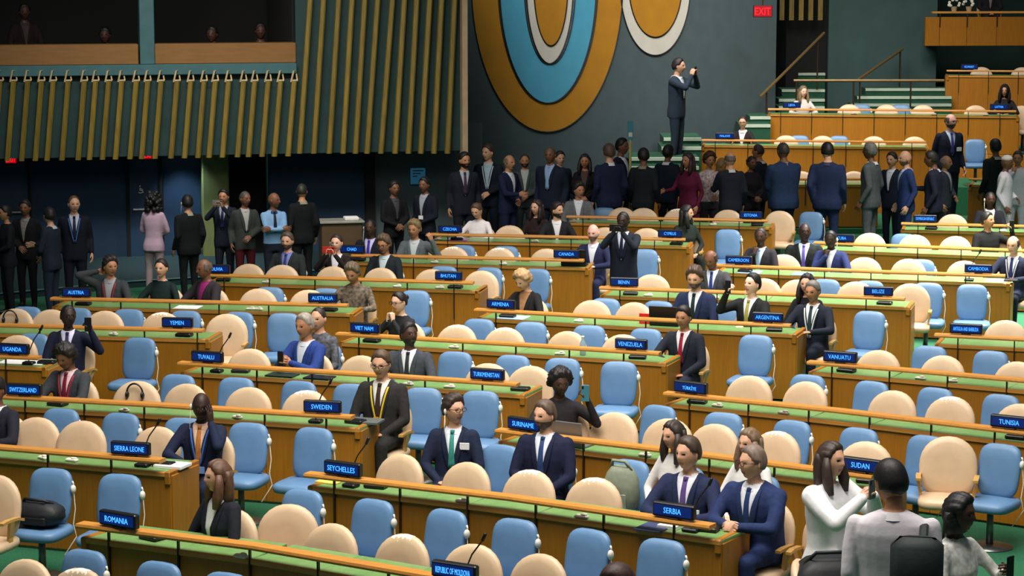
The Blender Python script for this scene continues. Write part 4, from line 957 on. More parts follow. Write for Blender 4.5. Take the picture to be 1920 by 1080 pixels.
seated('man in grey suit raising his hand beside the CZECHIA desk', 'A4', 778, 'cream', 417, face=0, head=(-12, 6), arms=('lap', 'phoneside'), top=(92, 100, 106), inner=(190, 196, 200), tone='tan', hair='wave', hc=(128, 108, 72))
seated('man with glasses and dark suit looking down behind the BOLIVIA desk', 'A3', 722, 'blue', 446, face=-6, head=(-6, 12), arms=('lap', 'lap'), top=(28, 36, 40), inner=(190, 206, 212), tone='tan', hair='wave', hc=(90, 74, 56), glasses=(24, 22, 20))
seated('bearded man in charcoal suit behind the BOLIVIA desk', 'A3', 540, 'blue', 442, face=-4, head=(2, 2), arms=('lap', 'lap'), top=(40, 46, 46), inner=(120, 130, 190), tie=(50, 60, 120), tone='light', hair='short', hc=(86, 72, 62), beard=True, wide=1.1)
i = seated('woman photographing with a red phone behind the BOLIVIA desk', 'A3', 632, 'blue', 446, face=-2, arms=('photo', 'photo'), top=(34, 28, 28), inner=(236, 232, 244), tone='pale', hair='tied', hc=(52, 40, 36), female=True, earpiece=-1, collar=False); phone_in(i, 'R', 'red phone held before the face of a seated woman', horizontal=True, col=(196, 46, 40), size=1.15)
seated('man in grey suit with red lanyard raising his fist at the AUSTRIA desk', 'A2', 207, 'cream', 488, face=4, head=(36, 0), arms=('ear', 'desk'), top=(54, 58, 62), inner=(150, 150, 156), lanyard=(150, 40, 46), tone='tan', hair='wave', hc=(40, 28, 28))
seated('woman with dark hair tied back in a dark teal top at the AUSTRIA desk', 'A2', 304, 'cream', 499, face=-6, head=(-2, 0), arms=('desk', 'desk'), top=(20, 38, 38), inner=None, tone='light', hair='tied', hc=(36, 26, 24), female=True, collar=False, coat=False)
seated('older man leaning to the left with magenta scarf at the AUSTRIA desk', 'A2', 388, 'cream', 503, face=-30, head=(-20, 6), arms=('desk', 'desk'), top=(46, 40, 46), inner=(150, 40, 110), tone='brown', hair='rim', hc=(90, 76, 64), collar=False)
# --- right edge and rear desks
seated('man in dark suit stretching his arm at the DOMINICAN REPUBLIC desk', 'B9', 1850, 'cream', 360, face=10, head=(4, 0), arms=('lap', 'forward'), top=(28, 30, 38), inner=(206, 206, 216), tone='dark', hair='crop', hc=BLK, earpiece=-1)
seated('dark suited man at the right end of the CAMBODIA desk', 'B7', 1897, 'cream', 458, face=-12, head=(-6, 6), arms=('desk', 'desk'), top=(30, 36, 58), inner=(226, 230, 240), tie=(40, 50, 100), lanyard=(200, 205, 215), tone='light', hair='rim', hc=(52, 36, 36))
i = seated('dark haired man in black raising a phone behind the CAMBODIA sign', 'B8', 1846, 'cream', 446, face=35, head=(30, -8), arms=('lap', 'phoneside'), top=(20, 22, 22), inner=None, tone='tan', hair='short', hc=(24, 22, 22), collar=False); phone_in(i, 'L', 'black phone raised at the right edge')
seated('woman in dark jacket behind the MALAWI sign', 'D0', 1388, 'cream', 226, face=-8, arms=('desk', 'desk'), top=(36, 28, 32), inner=(220, 214, 216), tone='light', hair='tied', hc=(48, 30, 30), female=True, glasses=(40, 30, 30))
seated('blond woman in light top beside the LIBYA sign', 'D1', 1498, 'cream', 162, face=8, head=(20, 0), arms=('desk', 'desk'), top=(206, 196, 190), inner=None, tone='pale', hair='long', hc=(120, 100, 72), female=True, collar=False, coat=False)
seated('woman with dark headscarf behind the LATVIA sign', 'D1', 1872, 'cream', 158, face=-8, arms=('desk', 'desk'), top=(24, 24, 30), inner=None, tone='tan', hair='scarf', hc=(20, 18, 22), female=True, collar=False, coat=False)
i = standing('man in dark suit photographing from the steps before the mural', 1270, 110, 44.2, face=60, head=(10, 0), z0=1.07, arms=('photo', 'photo'), top=(40, 52, 66), inner=(200, 208, 216), tie=(190, 196, 206), legs=(38, 50, 62), tone='light', hair='short', hc=(30, 22, 24), hmin=1.5); phone_in(i, 'L', 'small phone held up by the man before the mural')
standing('man with glasses and badge in dark suit standing behind the crowd at the right', 1781, 214, 43.6, face=15, head=(25, 0), z0=.12, arms=('side', 'side'), top=(26, 32, 50), inner=(196, 216, 232), tie=(74, 64, 150), badge=((235, 235, 235), .12, 1.2), tone='pink', hair='rim', hc=(86, 66, 56), beard=True, glasses=(40, 30, 30), wide=1.05)
# --- standing group at the left wall
SL = dict(z0=.0, fine=False)
standing('woman in dark clothes at the left edge', 12, 408, 33.4, face=-60, arms=('belly', 'belly'), top=(20, 22, 28), inner=None, tone='tan', hair='short', hc=BLK, female=True, collar=False, **SL)
standing('man in black suit behind the woman at the left edge', 48, 386, 34.0, face=-10, arms=('belly', 'side'), top=(16, 16, 20), inner=(120, 116, 116), tone='brown', hair='short', hc=BLK, **SL)
standing('man in slate blue suit turned away at the left', 94, 398, 33.0, face=-110, head=(-20, 0), arms=('forward', 'belly'), top=(32, 42, 58), inner=(190, 194, 200), tone='light', hair='short', hc=(24, 20, 22), **SL)
standing('tall man in black suit with blue lanyard standing by the left wall', 138, 367, 33.6, face=10, head=(12, 0), arms=('side', 'side'), top=(18, 22, 34), inner=(186, 196, 216), tie=(22, 30, 60), lanyard=(70, 110, 180), tone='light', hair='crop', hc=(92, 66, 44), **SL)
standing('woman in pale pink trouser suit with curly black hair seen from behind', 287, 372, 35.0, face=165, arms=('belly', 'belly'), top=(190, 162, 182), inner=None, legs=(160, 142, 146), tone='dark', hair='mane', hc=(14, 14, 18), female=True, collar=False, **SL)
standing('man in black suit with collar and white earpiece seen from behind', 352, 369, 34.6, face=215, head=(-20, 0), arms=('side', 'side'), top=(16, 18, 22), inner=(150, 150, 130), tone='tan', hair='short', hc=(20, 18, 18), earpiece=1, wide=1.1, **SL)
i = standing('man in dark suit photographing beside the olive column', 420, 365, 35.5, face=-10, arms=('photo', 'photo'), top=(24, 30, 44), inner=(160, 166, 180), tie=(40, 40, 90), tone='tan', hair='short', hc=BLK, **SL); phone_in(i, 'R', 'grey phone of the man photographing beside the olive column', horizontal=True, col=(110, 112, 110))
standing('man in grey jacket and dark red trousers near the olive column', 458, 365, 35.2, face=20, head=(30, 0), arms=('side', 'belly'), top=(50, 54, 52), inner=(160, 160, 160), legs=(72, 14, 24), tone='brown', hair='crop', hc=(70, 66, 60), **SL)
standing('security guard in light blue shirt with folded arms', 512, 366, 35.0, face=20, head=(50, 0), arms=('fold', 'fold'), top=(124, 164, 204), inner=(40, 60, 100), tie=(24, 30, 40), legs=(24, 30, 44), tone='brown', hair='bald', coat=False, **SL)
standing('tall man in black suit seen from behind near the blue wall', 566, 345, 35.6, face=205, head=(-30, 0), arms=('side', 'side'), top=(14, 18, 20), inner=(130, 130, 110), tone='tan', hair='crop', hc=(40, 36, 30), **SL)
standing('man in black standing in the dark before the wall sign', 738, 340, 36.6, face=30, arms=('belly', 'belly'), top=(16, 16, 20), inner=(60, 60, 66), tone='brown', hair='short', hc=BLK, **SL)
standing('man in dark suit with white badge right of the wall sign', 797, 333, 36.8, face=-30, arms=('side', 'belly'), top=(18, 22, 36), inner=(150, 156, 166), badge=((230, 230, 230), .0, 1.1), tone='brown', hair='short', hc=BLK, **SL)
# --- crowd in the transverse aisle
C_ = dict(fine=False)
CROWD = [
 ('bearded man in dark suit with lanyard at the left end of the crowd', 870, 286, 38.6, 10, dict(arms=('side', 'side'), top=(24, 28, 38), inner=(160, 168, 178), tie=(60, 40, 60), tone='tan', hair='short', hc=BLK, beard=True, head=(20, 0))),
 ('tall man in dark suit with pale striped lanyards in the crowd', 916, 271, 39.6, -10, dict(arms=('side', 'belly'), top=(20, 26, 40), inner=(170, 196, 210), lanyard=(190, 205, 215), tone='light', hair='short', hc=(60, 46, 40), head=(-30, 0))),
 ('older man in navy suit facing right beside the tall man with lanyards', 953, 291, 39.2, 50, dict(arms=('forward', 'belly'), top=(24, 32, 62), inner=(214, 216, 222), tone='tan', hair='rim', hc=(120, 100, 80))),
 ('man in grey green jacket in the crowd', 984, 289, 40.3, 0, dict(arms=('side', 'belly'), top=(64, 76, 76), inner=(180, 186, 186), tone='tan', hair='crop', hc=(56, 46, 40), beard=True)),
 ('bald man in dark suit with light blue tie in the crowd', 1033, 276, 39.4, -25, dict(arms=('side', 'side'), top=(22, 34, 52), inner=(150, 176, 220), tie=(140, 170, 214), tone='brown', hair='crop', hc=(90, 76, 60), wide=1.15)),
 ('man whose face shows behind the bald man with light blue tie', 1049, 284, 40.6, 20, dict(arms=('side', 'side'), top=(24, 32, 50), inner=(190, 190, 196), tone='light', hair='short', hc=(40, 30, 26))),
 ('woman with long dark hair and black jacket in the crowd', 1097, 288, 39.8, -8, dict(arms=('belly', 'belly'), top=(22, 20, 24), inner=(80, 62, 56), tone='tan', hair='long', hc=(30, 24, 26), female=True, collar=False)),
 ('man in navy suit seen from behind left of the sign pole', 1143, 271, 39.4, 200, dict(arms=('side', 'side'), top=(26, 34, 60), inner=(220, 222, 230), tone='light', hair='short', hc=(86, 66, 52), wide=1.1)),
 ('man in dark suit with white scarf beside the sign pole', 1164, 260, 40.4, 60, dict(arms=('side', 'side'), top=(22, 26, 44), inner=(228, 226, 240), tone='brown', hair='short', hc=BLK)),
 ('man in black suit seen from behind right of the sign pole', 1207, 279, 39.6, 160, dict(arms=('side', 'side'), top=(26, 32, 38), inner=(140, 130, 110), tone='brown', hair='short', hc=(24, 22, 22), head=(30, 6))),
 ('man in dark suit behind the woman in burgundy dress', 1252, 273, 40.6, 150, dict(arms=('side', 'side'), top=(22, 34, 48), inner=(226, 226, 230), tone='brown', hair='short', hc=(20, 20, 20))),
 ('woman with long curly hair in burgundy dress', 1292, 286, 39.2, -50, dict(arms=('forward', 'side'), top=(92, 22, 54), inner=None, legs=(70, 16, 42), tone='tan', hair='long', hc=(46, 24, 30), female=True, collar=False, coat=False, skirt=True, wide=1.2)),
 ('woman with curly brown hair in pale patterned top', 1330, 286, 39.9, 20, dict(arms=('side', 'belly'), top=(200, 180, 180), inner=None, legs=(60, 56, 64), tone='tan', hair='curly', hc=(72, 46, 34), female=True, collar=False, coat=False, pattern=mat('crowd_print', rgb(196, 176, 176), .85, .5, 26))),
 ('blond woman half hidden between the patterned top and the bald man', 1352, 303, 40.5, 150, dict(arms=('side', 'side'), top=(198, 186, 176), inner=None, tone='light', hair='bob', hc=(160, 124, 72), female=True, collar=False, coat=False)),
 ('balding man in dark suit turned away beside the blond woman', 1370, 286, 39.3, 195, dict(arms=('side', 'forward'), top=(34, 38, 48), inner=(214, 214, 220), tone='light', hair='rim', hc=(120, 110, 104), wide=1.05)),
 ('woman in dark clothes left of the large man in blue suit', 1408, 292, 40.2, 30, dict(arms=('belly', 'belly'), top=(32, 28, 34), inner=None, tone='brown', hair='tied', hc=(40, 26, 26), female=True, collar=False)),
 ('man in dark suit behind the woman left of the large man', 1424, 271, 40.8, -120, dict(arms=('side', 'side'), top=(28, 32, 42), inner=(210, 206, 206), tone='tan', hair='crop', hc=(60, 40, 34))),
 ('large man in blue suit seen from behind in the crowd', 1470, 268, 39.0, 205, dict(arms=('belly', 'belly'), top=(32, 50, 82), inner=(150, 120, 100), tone='brown', hair='crop', hc=(60, 50, 46), wide=1.3)),
 ('dark haired man in navy suit seen from behind, bending his head', 1553, 262, 38.8, 165, dict(arms=('side', 'back'), top=(30, 42, 76), inner=(60, 60, 80), tone='light', hair='short', hc=(24, 18, 18), wide=1.15, head=(20, 14))),
 ('grey haired man in grey suit walking left', 1634, 268, 39.2, -120, dict(arms=('side', 'side'), top=(82, 88, 92), inner=(226, 222, 226), tone='brown', hair='grey', hc=(120, 116, 112), wide=1.05)),
 ('man in dark suit left of the bald man in blue suit', 1674, 286, 39.9, -40, dict(arms=('side', 'side'), top=(26, 34, 50), inner=(220, 224, 232), tone='light', hair='short', hc=(40, 30, 28))),
 ('bald man in bright blue suit walking left', 1700, 283, 39.2, -80, dict(arms=('side', 'side'), top=(38, 56, 104), inner=(180, 196, 226), tone='light', hair='bald', hc=(120, 90, 70), beard=True)),
 ('man in dark suit bending his head at the right of the crowd', 1752, 284, 39.0, -110, dict(arms=('forward', 'side'), top=(30, 34, 52), inner=(206, 208, 216), tone='brown', hair='short', hc=(36, 32, 30), wide=1.1, head=(10, 10))),
 ('man facing left behind the man bending his head', 1772, 292, 40.2, 60, dict(arms=('side', 'belly'), top=(60, 66, 78), inner=(200, 200, 206), tone='tan', hair='rim', hc=(150, 130, 120))),
 ('man in black with dark hair standing near the right edge', 1868, 262, 41.0, 200, dict(arms=('side', 'side'), top=(20, 30, 30), inner=(160, 170, 170), tone='brown', hair='short', hc=(18, 18, 20))),
 ('man in white robe and white cap at the right edge', 1886, 292, 39.6, 70, dict(arms=('side', 'belly'), top=(226, 222, 232), inner=None, legs=(220, 216, 226), tone='brown', hair='cap', hc=(226, 220, 214), collar=False, coat=False, wide=1.15, skirt=True)),
 ('man in white shirt with hand on chin at the right edge', 1909, 284, 40.6, -20, dict(arms=('chin', 'side'), top=(222, 222, 232), inner=None, tone='tan', hair='grey', hc=(60, 52, 50), collar=False, coat=False)),
]
for lab, px, yt, d, fc, kw in CROWD: standing(lab, px, yt, d, face=fc, **kw, **C_)
# --- objects on the floor at the lower right
p = Vector((xat(1562, 16.4), 16.4, 0)); put_chair('cream', p + Vector((0, .02, 0)), math.radians(75), 'bagged', 1562); p.z = .435
blob_bag('shoulder_bag', 'black bags heaped on the chair before the woman in voluminous white blouse', p, (.56, .4, .5), M_bagb, .2)
p = Vector((xat(1488, 15.4), 15.4, 0)); blob_bag('shoulder_bag', 'rounded black bag at the bottom edge beside the SERBIA desk end', p, (.4, .34, .62), M_bagb, .5)

# ---------------------------------------------------------------- walls and background
def ray(px, py):
    u = (px - 960) / F; v = (540 - py) / F
    return Vector((u, math.cos(TH) + v * math.sin(TH), -math.sin(TH) + v * math.cos(TH)))
class Plane:
    def __init__(s, A, B):
        s.A = Vector((A[0], A[1], 0)); d = Vector((B[0] - A[0], B[1] - A[1], 0)); s.L = d.length; s.u = d.normalized(); s.n = Vector((s.u.y, -s.u.x, 0)); s.ang = math.atan2(d.y, d.x)
        s.M = Matrix.Translation(s.A) @ Matrix.Rotation(s.ang, 4, 'Z')
    def sz(s, px, py):     # along-wall distance and height of an image point lying on the wall
        r = ray(px, py); c = Vector((0, 0, HC)); t = (s.A - c).dot(s.n) / r.dot(s.n); p = c + r * t
        return (p - s.A).dot(s.u), p.z
    def shift(s, k):
        q = s.A - s.n * k; return Plane((q.x, q.y), (q.x + s.u.x * s.L, q.y + s.u.y * s.L))
M_teal = mat('teal_panel', rgb(15, 52, 52), .6, .15, 4, bump=.05); M_tealL = mat('teal_band', rgb(56, 98, 104), .55, .1, 5)
M_navy = mat('navy_wall', rgb(16, 50, 78), .7, .12, 3); M_slat = mat('gilded_slat', rgb(124, 104, 38), .5, .22, 7, (4, 4, .5), bump=.1, objrand=.12)
M_hook = mat('slat_end_wood', rgb(206, 182, 140), .5, .15, 10); M_sill = mat('booth_wood', rgb(132, 92, 46), .5, .1, 5, (.6, 4, 4))
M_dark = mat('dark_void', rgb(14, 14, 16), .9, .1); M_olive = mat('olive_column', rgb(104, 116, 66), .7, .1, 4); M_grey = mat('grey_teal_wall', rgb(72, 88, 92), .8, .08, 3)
M_door = mat('door_blue', rgb(18, 52, 80), .6, .1, 4); M_stone = mat('pale_stone', rgb(176, 150, 120), .7, .1, 6)
WL = Plane((xat(0, 37.2), 37.2), (xat(872, 38.7), 38.7))
s_end = WL.sz(876, 200)[0]
wl = struct(empty('wall_left', WL.M)); 
def wpart(name, m, s0, s1, y0, y1, z0, z1, par=None, bev=0):
    b = MB(); b.box(s0, s1, y0, y1, z0, z1, bev=bev); return b.build(name, m, par or wl)
z_bot, z_band, z_sill, z_open = 1.74, WL.sz(300, 141)[1], WL.sz(300, 121)[1], WL.sz(300, 83)[1]
sb = WL.sz(556, 60)[0]
wpart('fascia', M_teal, -4, s_end, .14, .40, z_bot + .06, z_band)
wpart('ledge', M_tealL, -4, sb, .02, .50, z_band, z_sill, bev=.01)
sp0, sp1 = WL.sz(262, 60)[0], WL.sz(290, 60)[0]
wpart('booth_sill', M_sill, -4, sp0 - .02, .10, .45, z_sill, z_open, bev=.01); wpart('booth_sill', M_sill, sp1 + .0, sb, .10, .45, z_sill, z_open, bev=.01)
wpart('booth_post', M_tealL, sp0, sp1, .06, .45, z_sill, 6.2, bev=.01)
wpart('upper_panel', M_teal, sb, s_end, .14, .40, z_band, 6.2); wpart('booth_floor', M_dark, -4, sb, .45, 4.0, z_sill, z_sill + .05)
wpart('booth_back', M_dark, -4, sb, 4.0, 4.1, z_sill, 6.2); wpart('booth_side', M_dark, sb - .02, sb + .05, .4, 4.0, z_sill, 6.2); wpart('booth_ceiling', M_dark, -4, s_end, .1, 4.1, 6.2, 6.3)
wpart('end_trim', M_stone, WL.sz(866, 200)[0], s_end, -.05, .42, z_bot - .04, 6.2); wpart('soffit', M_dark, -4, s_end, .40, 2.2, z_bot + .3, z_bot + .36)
# slats
def slat(px_top, py_top, px_bot, py_bot, hook):
    s1, z1 = WL.sz(px_top, py_top); s0, z0 = WL.sz(px_bot, py_bot)
    if py_top <= 0: 
        k = (6.1 - z0) / (z1 - z0); s1 = s0 + (s1 - s0) * k; z1 = 6.1
    b = MB(); rings = []
    for s_, z in ((s0, z0), (s1, z1)):
        rings.append([(s_ - .042, .06, z), (s_ - .034, .0, z), (s_ + .02, -.02, z), (s_ + .042, .0, z), (s_ + .042, .06, z)])
    b.loft(rings); o = b.build('slat', M_slat, wl)
    if hook:
        b = MB(); b.tube([(s1 - .05, .0, z1 - .02), (s1 - .01, -.03, z1 + .15), (s1 + .03, .05, z1 + .15), (s1 + .055, .05, z1)], .014, 5)
        b.tube([(s1 - .05, -.0, z1 + .0), (s1 + .055, .0, z1 + .0)], .014, 5)
        b.build('slat_end', M_hook, o)
for x in [75, 155, 232, 298, 382, 473, 537, 610, 683, 765, 830, 905, 995, 1072, 1147, 1210, 1285, 1370, 1432, 1508, 1578, 1655]:
    k = x / 3; slat(k, 151, k - 11.5, 303 - k * .018, True)
for x in (-230, -150, -75, -2): slat(x / 3, 151, x / 3 - 11.5, 303, True)
for a, c in zip([305, 380, 465, 540, 612, 685, 768, 835, 905, 978, 1045, 1118], [245, 325, 412, 490, 560, 625, 703, 783, 858, 928, 1002, 1078]):
    slat(480 + a / 3, 0, 480 + c / 3, 288, False)
# recessed lower wall with doors under the overhang
W2 = WL.shift(1.3); lo = struct(empty('wall_left_lower', W2.M))
def lpart(name, m, px0, px1, y0, y1, z0, z1, bev=0, par=None):
    b = MB(); b.box(W2.sz(px0, 420)[0], W2.sz(px1, 420)[0], y0, y1, z0, z1, bev=bev); return b.build(name, m, par or lo)
for x0, x1, m in ((-300, -70, M_navy), (-70, 60, M_navy), (60, 240, M_navy), (240, 307, M_navy), (307, 378, M_navy), (505, 686, M_navy), (686, 905, M_grey)):
    lpart('wall_panel', m, x0 + .5, x1 - .5, .0, .1, 0, 2.15)
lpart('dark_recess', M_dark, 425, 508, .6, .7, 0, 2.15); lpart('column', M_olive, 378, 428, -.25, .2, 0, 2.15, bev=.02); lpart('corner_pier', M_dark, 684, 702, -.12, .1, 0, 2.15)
def door(n, x0, x1):
    d = struct(empty('door_%d' % n, W2.M)); s0, s1 = W2.sz(x0, 420)[0], W2.sz(x1, 420)[0]
    b = MB(); b.box(s0 + .05, s1 - .05, -.03, -.005, .01, 1.70); b.build('door_leaf', M_door, d)
    for a, c in ((s0, s0 + .05), (s1 - .05, s1)):
        b = MB(); b.box(a, c, -.06, -.002, 0, 1.76); b.build('door_frame', M_dark, d)
    b = MB(); b.box(s0, s1, -.06, -.002, 1.70, 1.78); b.build('door_frame', M_dark, d)
    b = MB(); b.tube([(s0 + .1, -.07, .85), (s1 - .12, -.07, .85)], .025, 8); b.tube([(s0 + .12, -.07, .85), (s0 + .12, -.02, .85)], .02, 6); b.tube([(s1 - .14, -.07, .85), (s1 - .14, -.02, .85)], .02, 6); b.build('push_bar', M_chrome, d)
    return d, s0, s1
door(1, -30, 60); d2, s0, s1 = door(2, 238, 306)
sx, zx = W2.sz(263, 354)                                    # wheelchair symbol
b = MB(); b.tube([(sx + .035 * math.cos(q), -.034, zx - .03 + .035 * math.sin(q)) for q in [-2.6 + 4.4 * k / 10 for k in range(11)]], .008, 5); b.tube([(sx - .005, -.034, zx + .02), (sx - .01, -.034, zx - .02), (sx + .03, -.034, zx - .025), (sx + .045, -.034, zx - .06)], .009, 5); b.ell((sx - .006, -.034, zx + .045), (.013, .006, .013), 8, 5); b.build('wheelchair_symbol', M_white, d2)
M_red = mat('exit_red', (.3, 0, 0), .4, 0, emit=((1, .01, .02), 2.2)); M_exit_face = mat('exit_face', rgb(60, 6, 10), .4, 0, emit=((.7, .0, .01), .6))
def exit_sign(M, label, sc=1):
    o = empty('exit_sign', M @ Matrix.Scale(sc, 4)); tag(o, label, 'sign', 'red exit signs')
    b = MB(); b.box(-.16, .16, -.02, .03, -.1, .1, bev=.008); b.build('housing', M_black, o); b = MB(); b.box(-.15, .15, -.024, -.018, -.09, .09); s_ = b.build('face', M_exit_face, o)
    me = text_mesh('EXIT', .26, .12); me.materials.append(M_red); link('lettering', me, s_, Matrix.Translation((0, -.026, 0)))
    b = MB(); b.tube([(0, .0, .1), (0, .0, .22)], .012, 6); b.build('hanger', M_metal, o)
for px, py, lab in ((20, 296, 'red exit sign at the left edge under the slats'), (277, 288, 'red exit sign above the door with the wheelchair symbol')):
    s_, z = W2.sz(px, py); exit_sign(W2.M @ Matrix.Translation((s_, -.35, z)), lab, .55)
# downlight under the overhang
dl = W2.M @ Matrix.Translation((W2.sz(341, 400)[0], -.35, 2.0)); o = empty('ceiling_lamp', dl); tag(o, 'small round downlight under the slatted overhang', 'lamp')
b = MB(); b.loft([[(a * math.cos(q), a * math.sin(q), z) for q in [2 * math.pi * k / 16 for k in range(16)]] for a, z in ((.07, 0), (.08, .01), (.08, .06))]); b.build('housing', M_white, o)
b = MB(); b.loft([[(a * math.cos(q), a * math.sin(q), z) for q in [2 * math.pi * k / 16 for k in range(16)]] for a, z in ((.055, -.004), (.055, .0))]); b.build('lens', mat('lamp_lens', (1, 1, 1), .3, 0, emit=((.8, .9, 1), 5)), o)
l = bpy.data.lights.new('downlight', 'SPOT'); l.energy = 130; l.spot_size = math.radians(95); l.spot_blend = .6; l.color = (.75, .88, 1); l.shadow_soft_size = .06
lo_ = bpy.data.objects.new('downlight', l); COL.objects.link(lo_); lo_.matrix_local = dl @ Matrix.Translation((0, 0, -.03)) @ Matrix.Rotation(math.radians(-14), 4, 'X')
# low pale edged platform before the lower wall
A = at(-60, 556, .1); B = at(250, 527, .1); C2 = at(700, 500, .1)
b = MB(); pts = [A, B, C2]; back = [W2.M @ Vector((W2.sz(x, 420)[0], -.02, .1)) for x in (-60, 250, 700)]
b.add([(p.x, p.y, 0) for p in pts] + [(p.x, p.y, .1) for p in pts] + [(p.x, p.y, .1) for p in back] + [(p.x, p.y, 0) for p in back], [(0, 1, 4, 3), (1, 2, 5, 4), (3, 4, 7, 6), (4, 5, 8, 7), (6, 7, 10, 9), (7, 8, 11, 10), (0, 3, 6, 9), (2, 11, 8, 5)])
pf = struct(b.build('floor_platform', mat('dark_carpet', rgb(12, 46, 50), .95, .25, 60, bump=.3)))
b = MB(); b.tube([p + Vector((0, -.005, 0)) for p in pts], .014, 6); b.build('nosing', M_tealL, pf)
# counter table and wall sign in the dark corner
p = at(640, 470, .0); d = 37.2; x0, x1 = xat(598, d), xat(682, d); zt = atd(640, 412, d).z
o = empty('side_table', TR((x0 + x1) / 2, d, 0, WL.ang)); tag(o, 'dark wooden side table with pale top against the blue wall', 'table'); hw = (x1 - x0) / 2
b = MB(); b.box(-hw, hw, -.2, .25, zt - .04, zt, bev=.01); b.build('table_top', mat('pale_top', rgb(150, 150, 140), .5), o)
b = MB(); b.box(-hw + .03, hw - .03, -.16, .22, .05, zt - .04, bev=.01); b.build('cabinet_body', mat('dark_cabinet', rgb(86, 66, 44), .5, .1, 5), o)
b = MB(); b.box(-hw + .06, hw - .06, -.12, .18, 0, .05); b.build('plinth', M_black, o)
b = MB(); b.box(-.1, .12, -.1, .1, 0, .05, bev=.01); tag(b.build('paper_stack', M_paper, None, M=TR((x0 + x1) / 2 + .15, d, zt, WL.ang)), 'stack of papers on the dark side table', 'paper')
s_, z = W2.sz(782, 326); o = empty('wall_sign', W2.M @ Matrix.Translation((s_, -.08, z))); tag(o, 'small lit blue information sign on the dark wall', 'sign')
b = MB(); b.box(-.12, .12, -.015, .02, -.16, .1, bev=.004); b.build('sign_board', mat('info_blue', rgb(20, 70, 104), .4, 0, emit=((.03, .2, .34), .22)), o)
b = MB()
for k in range(3): b.box(-.09, .09 - .05 * k, -.019, -.015, .05 - .045 * k, .07 - .045 * k)
b.build('sign_lines', M_tealL, o)
# spectators in the booth, skin and clothes darkened in colour to suit its gloom
for px, yt, lab, fc in ((45, 8, 'spectator at the left of the glass booth', 20), (197, 52, 'spectator low in the dark booth left of the teal post', 0), (398, 50, 'spectator in the dark booth right of the teal post', -10), (488, 44, 'spectator at the right end of the dark booth', 10)):
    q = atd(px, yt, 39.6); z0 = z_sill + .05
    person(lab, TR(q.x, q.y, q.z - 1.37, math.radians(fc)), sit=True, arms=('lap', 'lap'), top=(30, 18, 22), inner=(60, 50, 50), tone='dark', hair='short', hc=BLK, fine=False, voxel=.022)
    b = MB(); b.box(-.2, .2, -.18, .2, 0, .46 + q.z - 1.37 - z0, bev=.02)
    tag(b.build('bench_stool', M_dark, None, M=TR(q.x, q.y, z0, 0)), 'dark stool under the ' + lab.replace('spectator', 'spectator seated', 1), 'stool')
# ---------------------------------------------------------------- mural wall
WM = Plane((xat(872, 41.8), 41.8), (xat(1446, 49.6), 49.6)); mw = struct(empty('wall_back', WM.M))
b = MB(); b.box(-.6, WM.L + .05, 0, .15, 0, 6.5); b.build('wall_panel', M_grey, mw)
mu = empty('mural', WM.M); tag(mu, 'abstract mural of nested ochre, blue and white curved bands on the grey wall', 'mural')
M_och = mat('mural_ochre', rgb(178, 122, 20), .8, .08, 3); M_mbl = mat('mural_blue', rgb(76, 160, 192), .8, .06, 3); M_mwh = mat('mural_white', rgb(206, 200, 190), .8, .05, 3); M_ink = mat('mural_outline', rgb(18, 20, 22), .8, 0)
def uband(cx, cy, a0, b0, a1, b1, m, k, name):
    """half ring between two half ellipses hanging from the upper edge"""
    n = 40; b = MB(); vs = []
    for i in range(n + 1):
        q = math.pi * i / n
        for a, bb_ in ((a0, b0), (a1, b1)):
            s_, z = WM.sz(cx - a * math.cos(q), cy + bb_ * math.sin(q)); vs.append((s_, -.006 * k, z))
    b.add(vs, [(2 * i, 2 * i + 2, 2 * i + 3, 2 * i + 1) for i in range(n)]); N = len(vs)
    o = b.build(name, m, mu)
    for a, bb_ in ((a0, b0),) + (((a1, b1),) if a1 > 2 else ()):
        t = MB(); pts = []
        for i in range(n + 1):
            q = math.pi * i / n; s_, z = WM.sz(cx - a * math.cos(q), cy + bb_ * math.sin(q)); pts.append((s_, -.006 * k - .002, z))
        t.tube(pts, .014, 5); t.build('outline', M_ink, o)
uband(1025, -30, 142, 278, 92, 224, M_och, 1, 'ochre_band'); uband(1028, -30, 92, 224, 46, 150, M_mbl, 1, 'blue_band'); uband(1032, -30, 46, 150, 32, 116, M_mwh, 1, 'white_band'); uband(1032, -30, 32, 116, 1, 1, M_och, 1, 'ochre_core')
uband(1228, -30, 66, 134, 50, 100, M_mwh, 1, 'white_band'); uband(1228, -30, 50, 100, 1, 1, M_och, 1, 'ochre_core')
# ---------------------------------------------------------------- steps beside the mural wall and rear stairs
M_nose = mat('pale_nosing', rgb(176, 192, 172), .6, .05)
def steps(name, data, depth=1.2):
    for y, d, x0, x1 in data:
        z = atd((x0 + x1) / 2, y, d).z; X0, X1 = xat(x0, d), xat(x1, d)
        b = MB(); b.box(X0, X1, d, d + depth, 0, z); o = struct(b.build('floor_step', mat('stair_carpet', rgb(24, 74, 52), .95, .25, 60, bump=.3)))
        b = MB(); b.box(X0, X1, d - .02, d + .10, z - .05, z + .004); b.build('nosing', M_nose, o)
steps('floor_step', [(313, 43.0, 1172, 1308), (296, 43.6, 1182, 1308), (276, 44.4, 1238, 1312), (259, 45.0, 1242, 1312), (234, 47.4, 1385, 1440), (219, 48.0, 1402, 1440)])
steps('floor_step', [(195, 50.2, 1590, 1775), (181, 50.7, 1600, 1775), (166, 51.2, 1615, 1775)], .6)
steps('floor_step', [(200, 50.0, 1455, 1540), (186, 50.6, 1455, 1540), (168, 51.4, 1460, 1540), (137, 52.6, 1490, 1540), (123, 53.2, 1500, 1540)], .8)
WB = Plane((xat(1380, 55), 55), (xat(2050, 56.5), 56.5)); wb = struct(empty('wall_rear', WB.M))
